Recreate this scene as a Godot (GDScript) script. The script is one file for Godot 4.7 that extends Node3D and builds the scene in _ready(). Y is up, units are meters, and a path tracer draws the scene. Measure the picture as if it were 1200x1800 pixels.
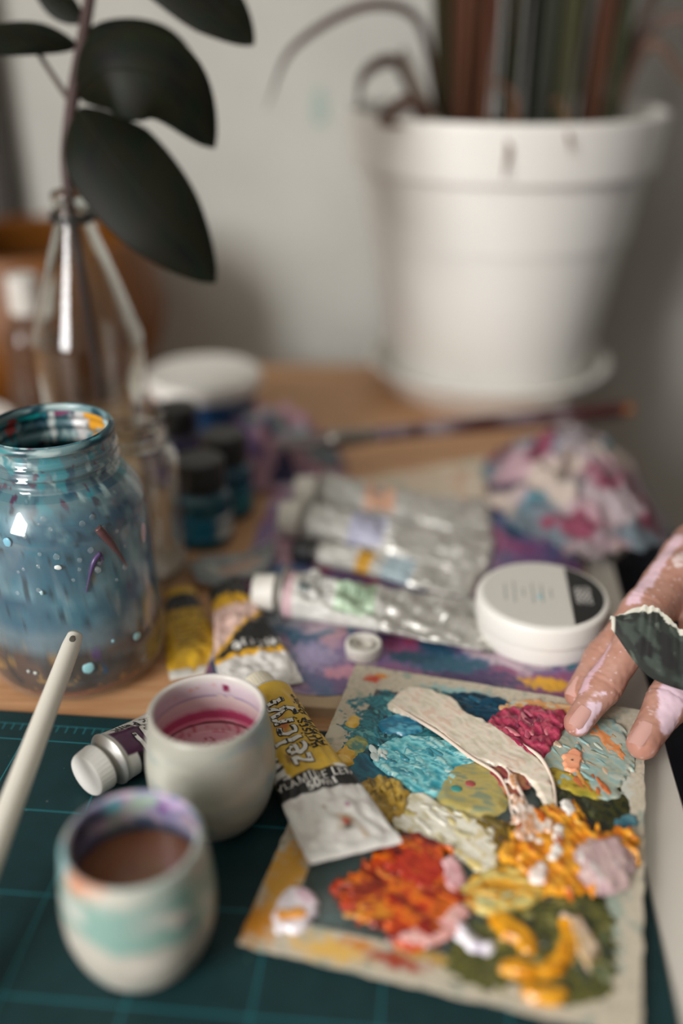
extends Node3D
# Painter's table: jars, tubes, a taped glass palette, a potted plant. Units are metres, the mat top is y = 0.

var used := {}
var nz := FastNoiseLite.new()
var nz2 := FastNoiseLite.new()
var nz3 := FastNoiseLite.new()
var M := {}

# ------------------------------------------------------------------ helpers
func L(hex: String) -> Color:
	return Color(hex).srgb_to_linear()

func mat(hex: String, rough := 0.6, metal := 0.0, spec := 0.5) -> StandardMaterial3D:
	var m := StandardMaterial3D.new()
	m.albedo_color = Color(hex)
	m.roughness = rough
	m.metallic = metal
	m.metallic_specular = spec
	return m

func matv(rough := 0.5, metal := 0.0, spec := 0.5) -> StandardMaterial3D:
	var m := mat("#ffffff", rough, metal, spec)
	m.vertex_color_use_as_albedo = true
	return m

func pane(alpha := 0.06, hex := "#e8efee", rough := 0.03) -> StandardMaterial3D:
	var m := mat(hex, rough)
	m.albedo_color.a = alpha
	m.transparency = BaseMaterial3D.TRANSPARENCY_ALPHA
	return m

func numbered(called: String) -> String:
	if not used.has(called):
		used[called] = 0
		return called
	used[called] += 1
	return "%s_%03d" % [called, used[called]]

func tag(o: Node, label: String, category: String, group := "", kind := "") -> void:
	if label: o.set_meta("label", label)
	if category: o.set_meta("category", category)
	if group: o.set_meta("group", group)
	if kind: o.set_meta("kind", kind)

func thing(called: String, label: String, category: String, at := Vector3.ZERO, turn := 0.0, group := "") -> Node3D:
	var o := Node3D.new()
	o.name = numbered(called)
	add_child(o)
	o.position = at
	o.rotation.y = turn
	tag(o, label, category, group)
	return o

func put(mesh: Mesh, m: Material, called: String, parent: Node) -> MeshInstance3D:
	var o := MeshInstance3D.new()
	o.mesh = mesh
	o.material_override = m
	if parent == self:
		o.name = numbered(called)
		add_child(o)
	else:
		o.name = called
		parent.add_child(o, true)
	return o

func struct_(mesh: Mesh, m: Material, called: String) -> MeshInstance3D:
	var o := put(mesh, m, called, self)
	o.set_meta("kind", "structure")
	return o

func make_mesh(vs: PackedVector3Array, ns: PackedVector3Array, cs: PackedColorArray, ids: PackedInt32Array, uvs := PackedVector2Array()) -> ArrayMesh:
	var a := []
	a.resize(Mesh.ARRAY_MAX)
	a[Mesh.ARRAY_VERTEX] = vs
	a[Mesh.ARRAY_NORMAL] = ns
	if cs.size(): a[Mesh.ARRAY_COLOR] = cs
	if uvs.size(): a[Mesh.ARRAY_TEX_UV] = uvs
	a[Mesh.ARRAY_INDEX] = ids
	var m := ArrayMesh.new()
	m.add_surface_from_arrays(Mesh.PRIMITIVE_TRIANGLES, a)
	return m

func normals_of(vs: PackedVector3Array, ids: PackedInt32Array) -> PackedVector3Array:
	var ns := PackedVector3Array()
	ns.resize(vs.size())
	for k in range(0, ids.size(), 3):
		var a := ids[k]
		var b := ids[k + 1]
		var c := ids[k + 2]
		var n := (vs[c] - vs[a]).cross(vs[b] - vs[a])
		ns[a] += n
		ns[b] += n
		ns[c] += n
	for k in ns.size():
		ns[k] = ns[k].normalized() if ns[k].length_squared() > 0.0 else Vector3.UP
	return ns

# A surface over (u, v) in 0..1; wrap joins u = 1 to u = 0. Front side: dP/du x dP/dv.
func psurf(nu: int, nv: int, pos: Callable, col = null, wrap := false) -> ArrayMesh:
	var cols := nu if wrap else nu + 1
	var vs := PackedVector3Array()
	var cs := PackedColorArray()
	var uvs := PackedVector2Array()
	for j in nv + 1:
		for i in cols:
			var u := float(i) / nu
			var v := float(j) / nv
			var p: Vector3 = pos.call(u, v)
			vs.append(p)
			uvs.append(Vector2(u, v))
			if col != null:
				cs.append(col.call(u, v, p))
	var ids := PackedInt32Array()
	for j in nv:
		for i in nu:
			var a := j * cols + i
			var b := j * cols + (i + 1) % cols
			var c := a + cols
			var d := b + cols
			ids.append_array(PackedInt32Array([a, c, b, b, c, d]))
	return make_mesh(vs, normals_of(vs, ids), cs, ids, uvs)

# A turned body. profile: (radius, height) from the bottom outside up and over to the inside bottom.
func lathe(profile: Array, segs := 48, col = null, smooth := 3) -> ArrayMesh:
	var pts := curve_through(profile, smooth)
	var n := pts.size() - 1
	return psurf(segs, n, func(u, v):
		var q: Vector2 = pts[int(round(v * n))]
		return Vector3(cos(u * TAU) * q.x, q.y, -sin(u * TAU) * q.x), col, true)

func curve_through(p: Array, sub: int) -> Array:
	# points that repeat keep a sharp corner
	if sub <= 1:
		return p
	var out := []
	for k in p.size() - 1:
		var a = p[maxi(k - 1, 0)]
		var b = p[k]
		var c = p[k + 1]
		var d = p[mini(k + 2, p.size() - 1)]
		if b == c:
			continue
		if a == b: a = b + (b - c)
		if d == c: d = c + (c - b)
		var ta = (c - a) * 0.5
		var tb = (d - b) * 0.5
		var ln: float = (c - b).length()
		if ta.length() > ln: ta = ta.normalized() * ln
		if tb.length() > ln: tb = tb.normalized() * ln
		for s in sub:
			var t := float(s) / sub
			var t2 := t * t
			var t3 := t2 * t
			out.append(b * (2 * t3 - 3 * t2 + 1) + ta * (t3 - 2 * t2 + t) + c * (-2 * t3 + 3 * t2) + tb * (t3 - t2))
	out.append(p[p.size() - 1])
	return out

# A round bar along points with a radius at each; ends closed.
func bar(points: Array, radii: Array, segs := 10, sub := 4, flat := 1.0, col = null) -> ArrayMesh:
	var p := curve_through(points, sub)
	var n := p.size() - 1
	var rr := []
	for k in n + 1:
		var x := float(k) / n * (radii.size() - 1)
		var i := mini(int(x), radii.size() - 2)
		rr.append(lerpf(radii[i], radii[i + 1], x - i))
	var frames := []
	var side := Vector3.ZERO
	for k in n + 1:
		var t: Vector3 = (p[mini(k + 1, n)] - p[maxi(k - 1, 0)]).normalized()
		if side == Vector3.ZERO:
			side = t.cross(Vector3.UP if absf(t.y) < 0.95 else Vector3.RIGHT).normalized()
		side = (side - t * side.dot(t)).normalized()
		frames.append([side, t.cross(side).normalized()])
	return psurf(segs, n + 2, func(u, v):
		var k: int = clampi(int(round(v * (n + 2))) - 1, 0, n)
		var r: float = rr[k] if (v > 0.0 and v < 1.0) else 0.0001
		return p[k] + frames[k][0] * (cos(u * TAU) * r) + frames[k][1] * (sin(u * TAU) * r * flat), col, true)

# A box with chamfered edges, centred at c.
func add_box(st: SurfaceTool, c: Vector3, s: Vector3, e := 0.0) -> void:
	var h := s * 0.5
	e = minf(e, minf(h.x, minf(h.y, h.z)) * 0.9)
	var ax := [Vector3(1, 0, 0), Vector3(0, 1, 0), Vector3(0, 0, 1)]
	var quad := func(a: Vector3, b: Vector3, cc: Vector3, d: Vector3, n: Vector3):
		var f := [a, b, cc, d]
		if (cc - a).cross(b - a).dot(n) < 0: f = [a, d, cc, b]
		for k in [0, 1, 2, 0, 2, 3]:
			st.set_normal(n)
			st.add_vertex(c + f[k])
	for i in 3:
		var j := (i + 1) % 3
		var k := (i + 2) % 3
		for s1 in [-1.0, 1.0]:
			var o: Vector3 = ax[i] * h[i] * s1
			var a: Vector3 = ax[j] * (h[j] - e)
			var b: Vector3 = ax[k] * (h[k] - e)
			quad.call(o + a + b, o - a + b, o - a - b, o + a - b, ax[i] * s1)
			if e <= 0.0: continue
			for s2 in [-1.0, 1.0]:
				var l: Vector3 = ax[k] * (h[k] - e)
				var p1: Vector3 = ax[i] * h[i] * s1 + ax[j] * (h[j] - e) * s2
				var p2: Vector3 = ax[i] * (h[i] - e) * s1 + ax[j] * h[j] * s2
				quad.call(p1 + l, p1 - l, p2 - l, p2 + l, (ax[i] * s1 + ax[j] * s2).normalized())
	if e > 0.0:
		for sx in [-1.0, 1.0]:
			for sy in [-1.0, 1.0]:
				for sz in [-1.0, 1.0]:
					var g := Vector3(sx, sy, sz)
					var t := [Vector3(h.x, h.y - e, h.z - e) * g, Vector3(h.x - e, h.y, h.z - e) * g, Vector3(h.x - e, h.y - e, h.z) * g]
					if (t[2] - t[0]).cross(t[1] - t[0]).dot(g) < 0: t = [t[0], t[2], t[1]]
					for q in t:
						st.set_normal(g.normalized())
						st.add_vertex(c + q)

func box(c: Vector3, s: Vector3, e := 0.0) -> ArrayMesh:
	return boxes([[c, s]], e)

func boxes(list: Array, e := 0.0) -> ArrayMesh:
	var st := SurfaceTool.new()
	st.begin(Mesh.PRIMITIVE_TRIANGLES)
	for b in list: add_box(st, b[0], b[1], e)
	return st.commit()

# A flat plate: polygon (x, z) from y0 up to y1 with a small chamfer.
func plate(poly: PackedVector2Array, y0: float, y1: float, e := 0.0005) -> ArrayMesh:
	if Geometry2D.is_polygon_clockwise(poly): poly.reverse()
	var n := poly.size()
	var inset := PackedVector2Array()
	for k in n:
		var a := poly[(k + n - 1) % n]
		var b := poly[k]
		var c := poly[(k + 1) % n]
		var d1 := (b - a).normalized()
		var d2 := (c - b).normalized()
		var nn := (Vector2(-d1.y, d1.x) + Vector2(-d2.y, d2.x)).normalized()
		inset.append(b + nn * e)
	var vs := PackedVector3Array()
	var ids := PackedInt32Array()
	var ring := func(p: PackedVector2Array, y: float):
		for q in p: vs.append(Vector3(q.x, y, q.y))
	# side rings, doubled so that edges stay crisp
	var rings := [[poly, y0], [poly, y1 - e], [poly, y1 - e], [inset, y1]]
	for r in rings: ring.call(r[0], r[1])
	for g in [0, 2]:
		for k in n:
			var a: int = g * n + k
			var b: int = g * n + (k + 1) % n
			ids.append_array(PackedInt32Array([a, b, a + n, b, b + n, a + n]))
	var top := vs.size()
	ring.call(inset, y1)
	var tri := Geometry2D.triangulate_polygon(inset)
	for k in range(0, tri.size(), 3):
		var t := [top + tri[k], top + tri[k + 1], top + tri[k + 2]]
		if (vs[t[2]] - vs[t[0]]).cross(vs[t[1]] - vs[t[0]]).y < 0: t = [t[0], t[2], t[1]]
		ids.append_array(PackedInt32Array(t))
	var low := vs.size()
	ring.call(poly, y0)
	tri = Geometry2D.triangulate_polygon(poly)
	for k in range(0, tri.size(), 3):
		var t := [low + tri[k], low + tri[k + 1], low + tri[k + 2]]
		if (vs[t[2]] - vs[t[0]]).cross(vs[t[1]] - vs[t[0]]).y > 0: t = [t[0], t[2], t[1]]
		ids.append_array(PackedInt32Array(t))
	return make_mesh(vs, normals_of(vs, ids), PackedColorArray(), ids)

# Layers of blotches: each [colour, frequency, threshold, softness, seed offset, stretch in x]; x and y in metres.
func blots(x: float, y: float, base: Color, layers: Array) -> Color:
	var c := base
	for l in layers:
		var st: float = l[5] if l.size() > 5 else 1.0
		var n := nz.get_noise_3d(x * l[1] / st, y * l[1], l[4] * 37.7)
		c = c.lerp(l[0], smoothstep(l[2], l[2] + l[3], n))
	return c

# Spots with an outline of their own: each [x, y, rx, ry, colour, edge softness]
func spots(x: float, y: float, c: Color, list: Array) -> Color:
	for s in list:
		var dx: float = (x - s[0]) / s[2]
		var dy: float = (y - s[1]) / s[3]
		if absf(dx) > 1.6 or absf(dy) > 1.6: continue
		var d := sqrt(dx * dx + dy * dy) + nz2.get_noise_2d(x * 9000.0 / 60.0 + s[0] * 999.0, y * 150.0) * 0.45
		c = c.lerp(s[4], 1.0 - smoothstep(1.0 - s[5], 1.0, d))
	return c

func text_tris(words: String, high: float, weight := 700, font_name := "Droid Sans") -> Array:
	var t := TextMesh.new()
	var f := SystemFont.new()
	f.font_names = PackedStringArray([font_name])
	f.font_weight = weight
	t.font = f
	t.text = words
	t.font_size = 64
	t.pixel_size = high / 46.0
	t.depth = 0.0
	t.curve_step = 2.0
	var a := t.surface_get_arrays(0)
	var v: PackedVector3Array = a[Mesh.ARRAY_VERTEX]
	var id: PackedInt32Array = a[Mesh.ARRAY_INDEX] if a[Mesh.ARRAY_INDEX] != null else PackedInt32Array(range(v.size()))
	var out := []
	for k in range(0, id.size(), 3):
		out.append([Vector2(v[id[k]].x, v[id[k]].y), Vector2(v[id[k + 1]].x, v[id[k + 1]].y), Vector2(v[id[k + 2]].x, v[id[k + 2]].y)])
	return out

# Lettering laid on a curved surface: to3(Vector2) gives the place on the surface.
func lettering(words: String, high: float, to3: Callable, m: Material, called: String, parent: Node, weight := 700, outline := 0.0) -> void:
	var tris := text_tris(words, high, weight)
	var offs := [Vector2.ZERO]
	if outline > 0.0:
		offs = []
		for k in 8: offs.append(Vector2.from_angle(k * TAU / 8) * outline)
	var vs := PackedVector3Array()
	var ids := PackedInt32Array()
	for o in offs:
		var stack := tris.duplicate()
		while stack.size():
			var t: Array = stack.pop_back()
			var e := [t[0].distance_to(t[1]), t[1].distance_to(t[2]), t[2].distance_to(t[0])]
			var g := 0 if e[0] >= e[1] and e[0] >= e[2] else 1 if e[1] >= e[2] else 2
			if e[g] > 0.0022:
				var a: Vector2 = t[g]
				var b: Vector2 = t[(g + 1) % 3]
				var c: Vector2 = t[(g + 2) % 3]
				var mid := (a + b) * 0.5
				stack.append([a, mid, c])
				stack.append([mid, b, c])
				continue
			var k := vs.size()
			for q in t: vs.append(to3.call(q + o))
			ids.append_array(PackedInt32Array([k, k + 1, k + 2]))
	if vs.size() == 0: return
	var ns := normals_of(vs, ids)
	put(make_mesh(vs, ns, PackedColorArray(), ids), m, called, parent)

# Smoothly joined tapered capsules meshed as surface nets. bones: [a, b, ra, rb]
func flesh(bones: Array, cell: float, k: float, col = null, bump = null) -> ArrayMesh:
	var lo := Vector3.ONE * 1e9
	var hi := -lo
	for b in bones:
		var r: float = maxf(b[2], b[3]) + k * 3.0 + cell * 2.0
		for q in [b[0], b[1]]:
			lo = lo.min(q - Vector3.ONE * r)
			hi = hi.max(q + Vector3.ONE * r)
	var n := Vector3i(((hi - lo) / cell).ceil()) + Vector3i.ONE
	var nx := n.x
	var nxy := n.x * n.y
	var field := PackedFloat32Array()
	field.resize(nxy * n.z)
	for b in bones:
		var a: Vector3 = b[0]
		var ab: Vector3 = b[1] - a
		var l2 := maxf(ab.length_squared(), 1e-12)
		var reach: float = maxf(b[2], b[3]) + k * 3.0 + cell
		var f0 := Vector3i(((a.min(b[1]) - Vector3.ONE * reach - lo) / cell).floor()).max(Vector3i.ZERO)
		var f1 := Vector3i(((a.max(b[1]) + Vector3.ONE * reach - lo) / cell).ceil()).min(n - Vector3i.ONE)
		for z in range(f0.z, f1.z + 1):
			for y in range(f0.y, f1.y + 1):
				var row := z * nxy + y * nx
				for x in range(f0.x, f1.x + 1):
					var p := lo + Vector3(x, y, z) * cell - a
					var t := clampf(p.dot(ab) / l2, 0.0, 1.0)
					var d: float = (p - ab * t).length() - lerpf(b[2], b[3], t)
					if d < k * 5.0:
						field[row + x] += exp(-d / k)
	# inside where the sum is above 1
	var index := {}
	var vs := PackedVector3Array()
	var ids := PackedInt32Array()
	var val := func(i: int) -> float: return -k * log(maxf(field[i], 1e-6))
	var corner := [0, 1, nx, nx + 1, nxy, nxy + 1, nxy + nx, nxy + nx + 1]
	var edges := [[0, 1], [2, 3], [4, 5], [6, 7], [0, 2], [1, 3], [4, 6], [5, 7], [0, 4], [1, 5], [2, 6], [3, 7]]
	for z in n.z - 1:
		for y in n.y - 1:
			var row := z * nxy + y * nx
			for x in nx - 1:
				var i := row + x
				var c := 0
				for q in 8:
					if field[i + corner[q]] > 1.0: c += 1
				if c == 0 or c == 8: continue
				var sum := Vector3.ZERO
				var cnt := 0
				for e in edges:
					var fa: float = field[i + corner[e[0]]]
					var fb: float = field[i + corner[e[1]]]
					if (fa > 1.0) != (fb > 1.0):
						var va: float = val.call(i + corner[e[0]])
						var vb: float = val.call(i + corner[e[1]])
						var t := va / (va - vb)
						var pa := Vector3(e[0] & 1, (e[0] >> 1) & 1, e[0] >> 2)
						var pb := Vector3(e[1] & 1, (e[1] >> 1) & 1, e[1] >> 2)
						sum += pa.lerp(pb, t)
						cnt += 1
				index[i] = vs.size()
				vs.append(lo + (Vector3(x, y, z) + sum / cnt) * cell)
	var steps := [1, nx, nxy]
	for i in index.keys():
		for ax in 3:
			var s0: int = steps[ax]
			if i + s0 >= field.size(): continue
			var ina := field[i] > 1.0
			var inb := field[i + s0] > 1.0
			if ina == inb: continue
			var s1: int = steps[(ax + 1) % 3]
			var s2: int = steps[(ax + 2) % 3]
			if not (index.has(i - s1) and index.has(i - s2) and index.has(i - s1 - s2)): continue
			var a: int = index[i]
			var b: int = index[i - s1]
			var c: int = index[i - s1 - s2]
			var d: int = index[i - s2]
			if ina: ids.append_array(PackedInt32Array([a, c, b, a, d, c]))
			else: ids.append_array(PackedInt32Array([a, b, c, a, c, d]))
	var cs := PackedColorArray()
	if col != null:
		for p in vs: cs.append(col.call(p))
	var ns := normals_of(vs, ids)
	if bump != null:
		for q in vs.size(): vs[q] += ns[q] * bump.call(vs[q])
		ns = normals_of(vs, ids)
	return make_mesh(vs, ns, cs, ids)

# ------------------------------------------------------------------ the place
func _ready() -> void:
	nz.seed = 7
	nz.frequency = 1.0
	nz.fractal_octaves = 3
	nz2.seed = 21
	nz2.frequency = 1.0
	nz2.fractal_octaves = 2
	nz3.seed = 33
	nz3.frequency = 1.0
	nz3.fractal_type = FastNoiseLite.FRACTAL_NONE
	# camera: a 35 mm lens wide open, looking down over the table
	var cam := Camera3D.new()
	cam.name = "camera"
	cam.position = Vector3(0, 0.35, 0)
	cam.rotation_degrees = Vector3(-27, 0, 0)
	cam.near = 0.02
	cam.far = 40.0
	var attr := CameraAttributesPhysical.new()
	attr.frustum_focal_length = 23.3333
	attr.frustum_focus_distance = 0.512
	attr.frustum_near = 0.02
	attr.frustum_far = 40.0
	attr.exposure_aperture = 0.95
	cam.attributes = attr
	cam.fov = 54.43
	add_child(cam)
	cam.current = true
	# daylight: an overcast sky outside the window behind and to the left of the photographer
	var env := Environment.new()
	var sky := Sky.new()
	var sm := ProceduralSkyMaterial.new()
	sm.sky_top_color = Color("#c9d3dc")
	sm.sky_horizon_color = Color("#dfe3e6")
	sm.ground_horizon_color = Color("#8d8f8c")
	sm.ground_bottom_color = Color("#5c5d5a")
	sky.sky_material = sm
	env.background_mode = Environment.BG_SKY
	env.sky = sky
	env.background_energy_multiplier = 1.0
	env.tonemap_mode = Environment.TONE_MAPPER_LINEAR
	env.tonemap_exposure = 1.0
	env.sdfgi_enabled = true
	env.ssao_enabled = true
	env.ssil_enabled = true
	var we := WorldEnvironment.new()
	we.name = "surroundings"
	we.environment = env
	add_child(we)
	var day := AreaLight3D.new()
	day.name = "window_daylight"
	day.area_size = Vector2(1.4, 1.4)
	day.light_color = Color("#fffdfc")
	day.light_energy = 16.0
	day.area_range = 12.0
	day.shadow_enabled = true
	day.position = Vector3(-1.64, 1.05, 1.60)
	day.rotation_degrees = Vector3(0, -90, 0)
	add_child(day)

	M.skinless = matv(0.5)
	M.black_print = mat("#17161a", 0.5)
	M.white_print = mat("#dcd9d2", 0.5)
	M.grey_print = mat("#6f7172", 0.5)
	M.white_plastic = mat("#e2dfd8", 0.4)
	M.paint = matv(0.26)
	M.cloth = matv(0.9)
	M.foil = matv(0.38, 0.8)
	M.print = matv(0.38)
	room()
	table_and_mat()
	palette()
	painted_board()
	cups()
	painted_jar()
	glassware()
	big_plant()
	back_things()
	tubes()
	loose_things()
	rags()
	person()

func room() -> void:
	var wall := mat("#c3bfb6", 0.85)
	var tex := NoiseTexture2D.new()
	tex.width = 512
	tex.height = 512
	tex.seamless = true
	var fn := FastNoiseLite.new()
	fn.seed = 3
	fn.frequency = 0.012
	fn.fractal_octaves = 5
	tex.noise = fn
	var ramp := Gradient.new()
	ramp.colors = PackedColorArray([Color("#b7b6af"), Color("#c3c2bb")])
	tex.color_ramp = ramp
	wall.albedo_color = Color("#ffffff")
	wall.albedo_texture = tex
	wall.uv1_triplanar = true
	wall.uv1_world_triplanar = true
	wall.uv1_scale = Vector3.ONE * 0.9
	var floor_mat := mat("#6d5a48", 0.5)
	var fl := []
	struct_(box(Vector3(0.45, -0.77, 0.85), Vector3(4.5, 0.06, 4.3)), floor_mat, "floor")
	struct_(box(Vector3(0.45, 2.08, 0.85), Vector3(4.5, 0.06, 4.3)), mat("#c4c3bd", 0.9), "ceiling")
	var wb := struct_(box(Vector3(0.45, 0.65, -1.205), Vector3(4.5, 2.8, 0.1)), wall, "wall_back")
	for q in [[-0.0235, 0.251, 0.009, 0.022]]:
		var sm := put(blob_mesh(Vector3.ZERO, Vector3(q[2], 0.0006, q[3]), 4), mat("#a0b0a7", 0.8), "paint_smudge", wb)
		sm.transform = Transform3D(Basis(Vector3.RIGHT, Vector3(0, 0, 1), Vector3(0, -1, 0)), Vector3(q[0], q[1], -1.1549))
	struct_(box(Vector3(2.65, 0.65, 0.85), Vector3(0.1, 2.8, 4.1)), mat("#5e5b56", 0.9), "wall_right")
	struct_(box(Vector3(0.45, 0.65, 2.95), Vector3(4.5, 2.8, 0.1)), mat("#5e5b56", 0.9), "wall_front")
	# the left wall is open for one window behind the photographer's shoulder
	var z0 := 0.85
	var z1 := 2.35
	var y0 := 0.30
	var y1 := 1.80
	struct_(boxes([
		[Vector3(-1.75, 0.65, (z0 - 1.15) / 2), Vector3(0.1, 2.8, z0 + 1.15)], [Vector3(-1.75, 0.65, (z1 + 2.9) / 2), Vector3(0.1, 2.8, 2.9 - z1)],
		[Vector3(-1.75, (y0 - 0.75) / 2, (z0 + z1) / 2), Vector3(0.1, y0 + 0.75, z1 - z0)], [Vector3(-1.75, (y1 + 2.05) / 2, (z0 + z1) / 2), Vector3(0.1, 2.05 - y1, z1 - z0)]]), wall, "wall_left")
	var frame := mat("#dedbd4", 0.5)
	var w := struct_(boxes([
		[Vector3(-1.74, 1.05, z0 + 0.025), Vector3(0.07, 1.5, 0.05)], [Vector3(-1.74, 1.05, z1 - 0.025), Vector3(0.07, 1.5, 0.05)],
		[Vector3(-1.74, y0 + 0.025, 1.60), Vector3(0.07, 0.05, 1.5)], [Vector3(-1.74, y1 - 0.025, 1.60), Vector3(0.07, 0.05, 1.5)]], 0.004), frame, "window_1")
	put(box(Vector3(-1.75, 1.05, 1.60), Vector3(0.004, 1.4, 1.4)), pane(0.05), "window_pane", w)
	# dark door casing that shows as a strip at the wall's left end
	struct_(box(Vector3(-0.407, 0.55, -1.135), Vector3(0.09, 2.58, 0.03), 0.004), mat("#3a332d", 0.6), "trim_1")

func table_and_mat() -> void:
	var t := thing("work_table", "pale wooden work table with off-white edging along its side", "table")
	var im := Image.create(768, 768, false, Image.FORMAT_RGB8)
	for y in 768:
		for x in 768:
			var n := nz.get_noise_2d(x * 0.006, y * 0.09) + 0.5 * nz2.get_noise_2d(x * 0.02, y * 0.35)
			im.set_pixel(x, y, Color("#b3845b").lerp(Color("#c79c74"), clampf(0.5 + n * 0.9, 0, 1)))
	var wood := mat("#ffffff", 0.55)
	wood.albedo_texture = ImageTexture.create_from_image(im)
	wood.uv1_triplanar = true
	wood.uv1_scale = Vector3.ONE * 2.2
	M.wood = wood
	var u := Vector2(0.9952, 0.0976)
	var v := Vector2(-0.0976, 0.9952)
	var r0 := Vector2(0.1460, -0.4111)
	var e0 := r0 - v * 0.66 + u * 0.0004
	var e1 := r0 + v * 0.45
	var zr := -1.048
	var ex: float = r0.x + (zr - r0.y) * (-0.0976 / 0.9952)
	put(plate(PackedVector2Array([Vector2(ex, zr), e1, Vector2(-1.15, e1.y - 0.12), Vector2(-1.15, zr)]), -0.028, -0.002, 0.001), wood, "table_top", t)
	var edge := mat("#cbc5ba", 0.6)
	put(plate(PackedVector2Array([Vector2(ex, zr), Vector2(ex + 0.0262, zr), e1 + u * 0.0262, e1]), -0.030, -0.001, 0.0015), edge, "edge_strip", t)
	for q in [Vector2(ex - 0.05, zr + 0.08), e1 + Vector2(-0.06, -0.12), Vector2(-1.08, e1.y - 0.25), Vector2(-1.08, zr + 0.08)]:
		put(box(Vector3(q.x, -0.384, q.y), Vector3(0.05, 0.712, 0.05), 0.003), wood, "leg", t)
	# cutting mat with its printed grid
	var w := 0.45
	var d := 0.31
	var px := 2000
	var py := 1378
	var img := Image.create(px, py, false, Image.FORMAT_RGB8)
	var g1 := Color("#163437")
	var line := Color("#2a7f88")
	for y in py:
		for x in px:
			var wv := 0.5 + 0.5 * sin((x + y) * 0.62) * sin((x - y) * 0.62)
			var n := nz.get_noise_2d(x * 0.012, y * 0.012)
			img.set_pixel(x, y, g1.darkened(0.10 * wv + 0.08 * n))
	var s := px / w
	# distances run from the rear right corner
	for k in 8:
		img.fill_rect(Rect2i(int(px - (0.0152 + 0.05 * k) * s) - 1, int(0.0229 * s), 3, int(0.265 * s)), line.darkened(0.12))
	for k in 6:
		img.fill_rect(Rect2i(int(0.03 * s), int((0.0229 + 0.05 * k) * s) - 1, int(0.405 * s), 3), line.darkened(0.05))
	img.fill_rect(Rect2i(int(0.03 * s), int(0.0102 * s), int(0.405 * s), 2), line)
	for k in 81:
		img.fill_rect(Rect2i(int(px - (0.0152 + 0.005 * k) * s), int(0.0102 * s), 2, int((0.0055 if k % 10 else 0.009) * s)), line)
	var rng := RandomNumberGenerator.new()
	rng.seed = 5
	for k in 260:
		var c := Color("#8fa8a4") if k % 3 else Color("#b8a59a")
		img.fill_rect(Rect2i(rng.randi_range(0, px - 5), rng.randi_range(0, py - 5), rng.randi_range(1, 4), rng.randi_range(1, 4)), g1.lerp(c, rng.randf_range(0.2, 0.6)))
	var mm := mat("#ffffff", 0.55, 0.0, 0.35)
	mm.albedo_texture = ImageTexture.create_from_image(img)
	var mat_node := put(mat_mesh(w, d), mm, "cutting_mat", self)
	tag(mat_node, "dark green cutting mat with turquoise printed grid under the palette and cups", "cutting mat")
	mat_node.position = Vector3(r0.x, 0, r0.y)
	mat_node.rotation.y = -atan2(0.0976, 0.9952)

func mat_mesh(w: float, d: float) -> ArrayMesh:
	# local x runs left from the rear right corner, local z towards the front
	var st := SurfaceTool.new()
	st.begin(Mesh.PRIMITIVE_TRIANGLES)
	st.set_smooth_group(-1)
	var e := 0.0004
	var rings := [[0.0, -0.002], [0.0, -e], [e, 0.0]]
	var at := func(k: int, r: Array) -> Vector3:
		var q: Vector2 = [Vector2(-w + r[0], r[0]), Vector2(-r[0], r[0]), Vector2(-r[0], d - r[0]), Vector2(-w + r[0], d - r[0])][k]
		return Vector3(q.x, r[1], q.y)
	var quad := func(f: Array):
		for k in [0, 1, 2, 0, 2, 3]:
			var p: Vector3 = f[k]
			st.set_uv(Vector2((p.x + w) / w, p.z / d))
			st.add_vertex(p)
	for i in 2:
		for k in 4:
			quad.call([at.call((k + 1) % 4, rings[i]), at.call(k, rings[i]), at.call(k, rings[i + 1]), at.call((k + 1) % 4, rings[i + 1])])
	quad.call([at.call(0, rings[2]), at.call(1, rings[2]), at.call(2, rings[2]), at.call(3, rings[2])])
	quad.call([at.call(3, rings[0]), at.call(2, rings[0]), at.call(1, rings[0]), at.call(0, rings[0])])
	st.generate_normals()
	return st.commit()

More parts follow.
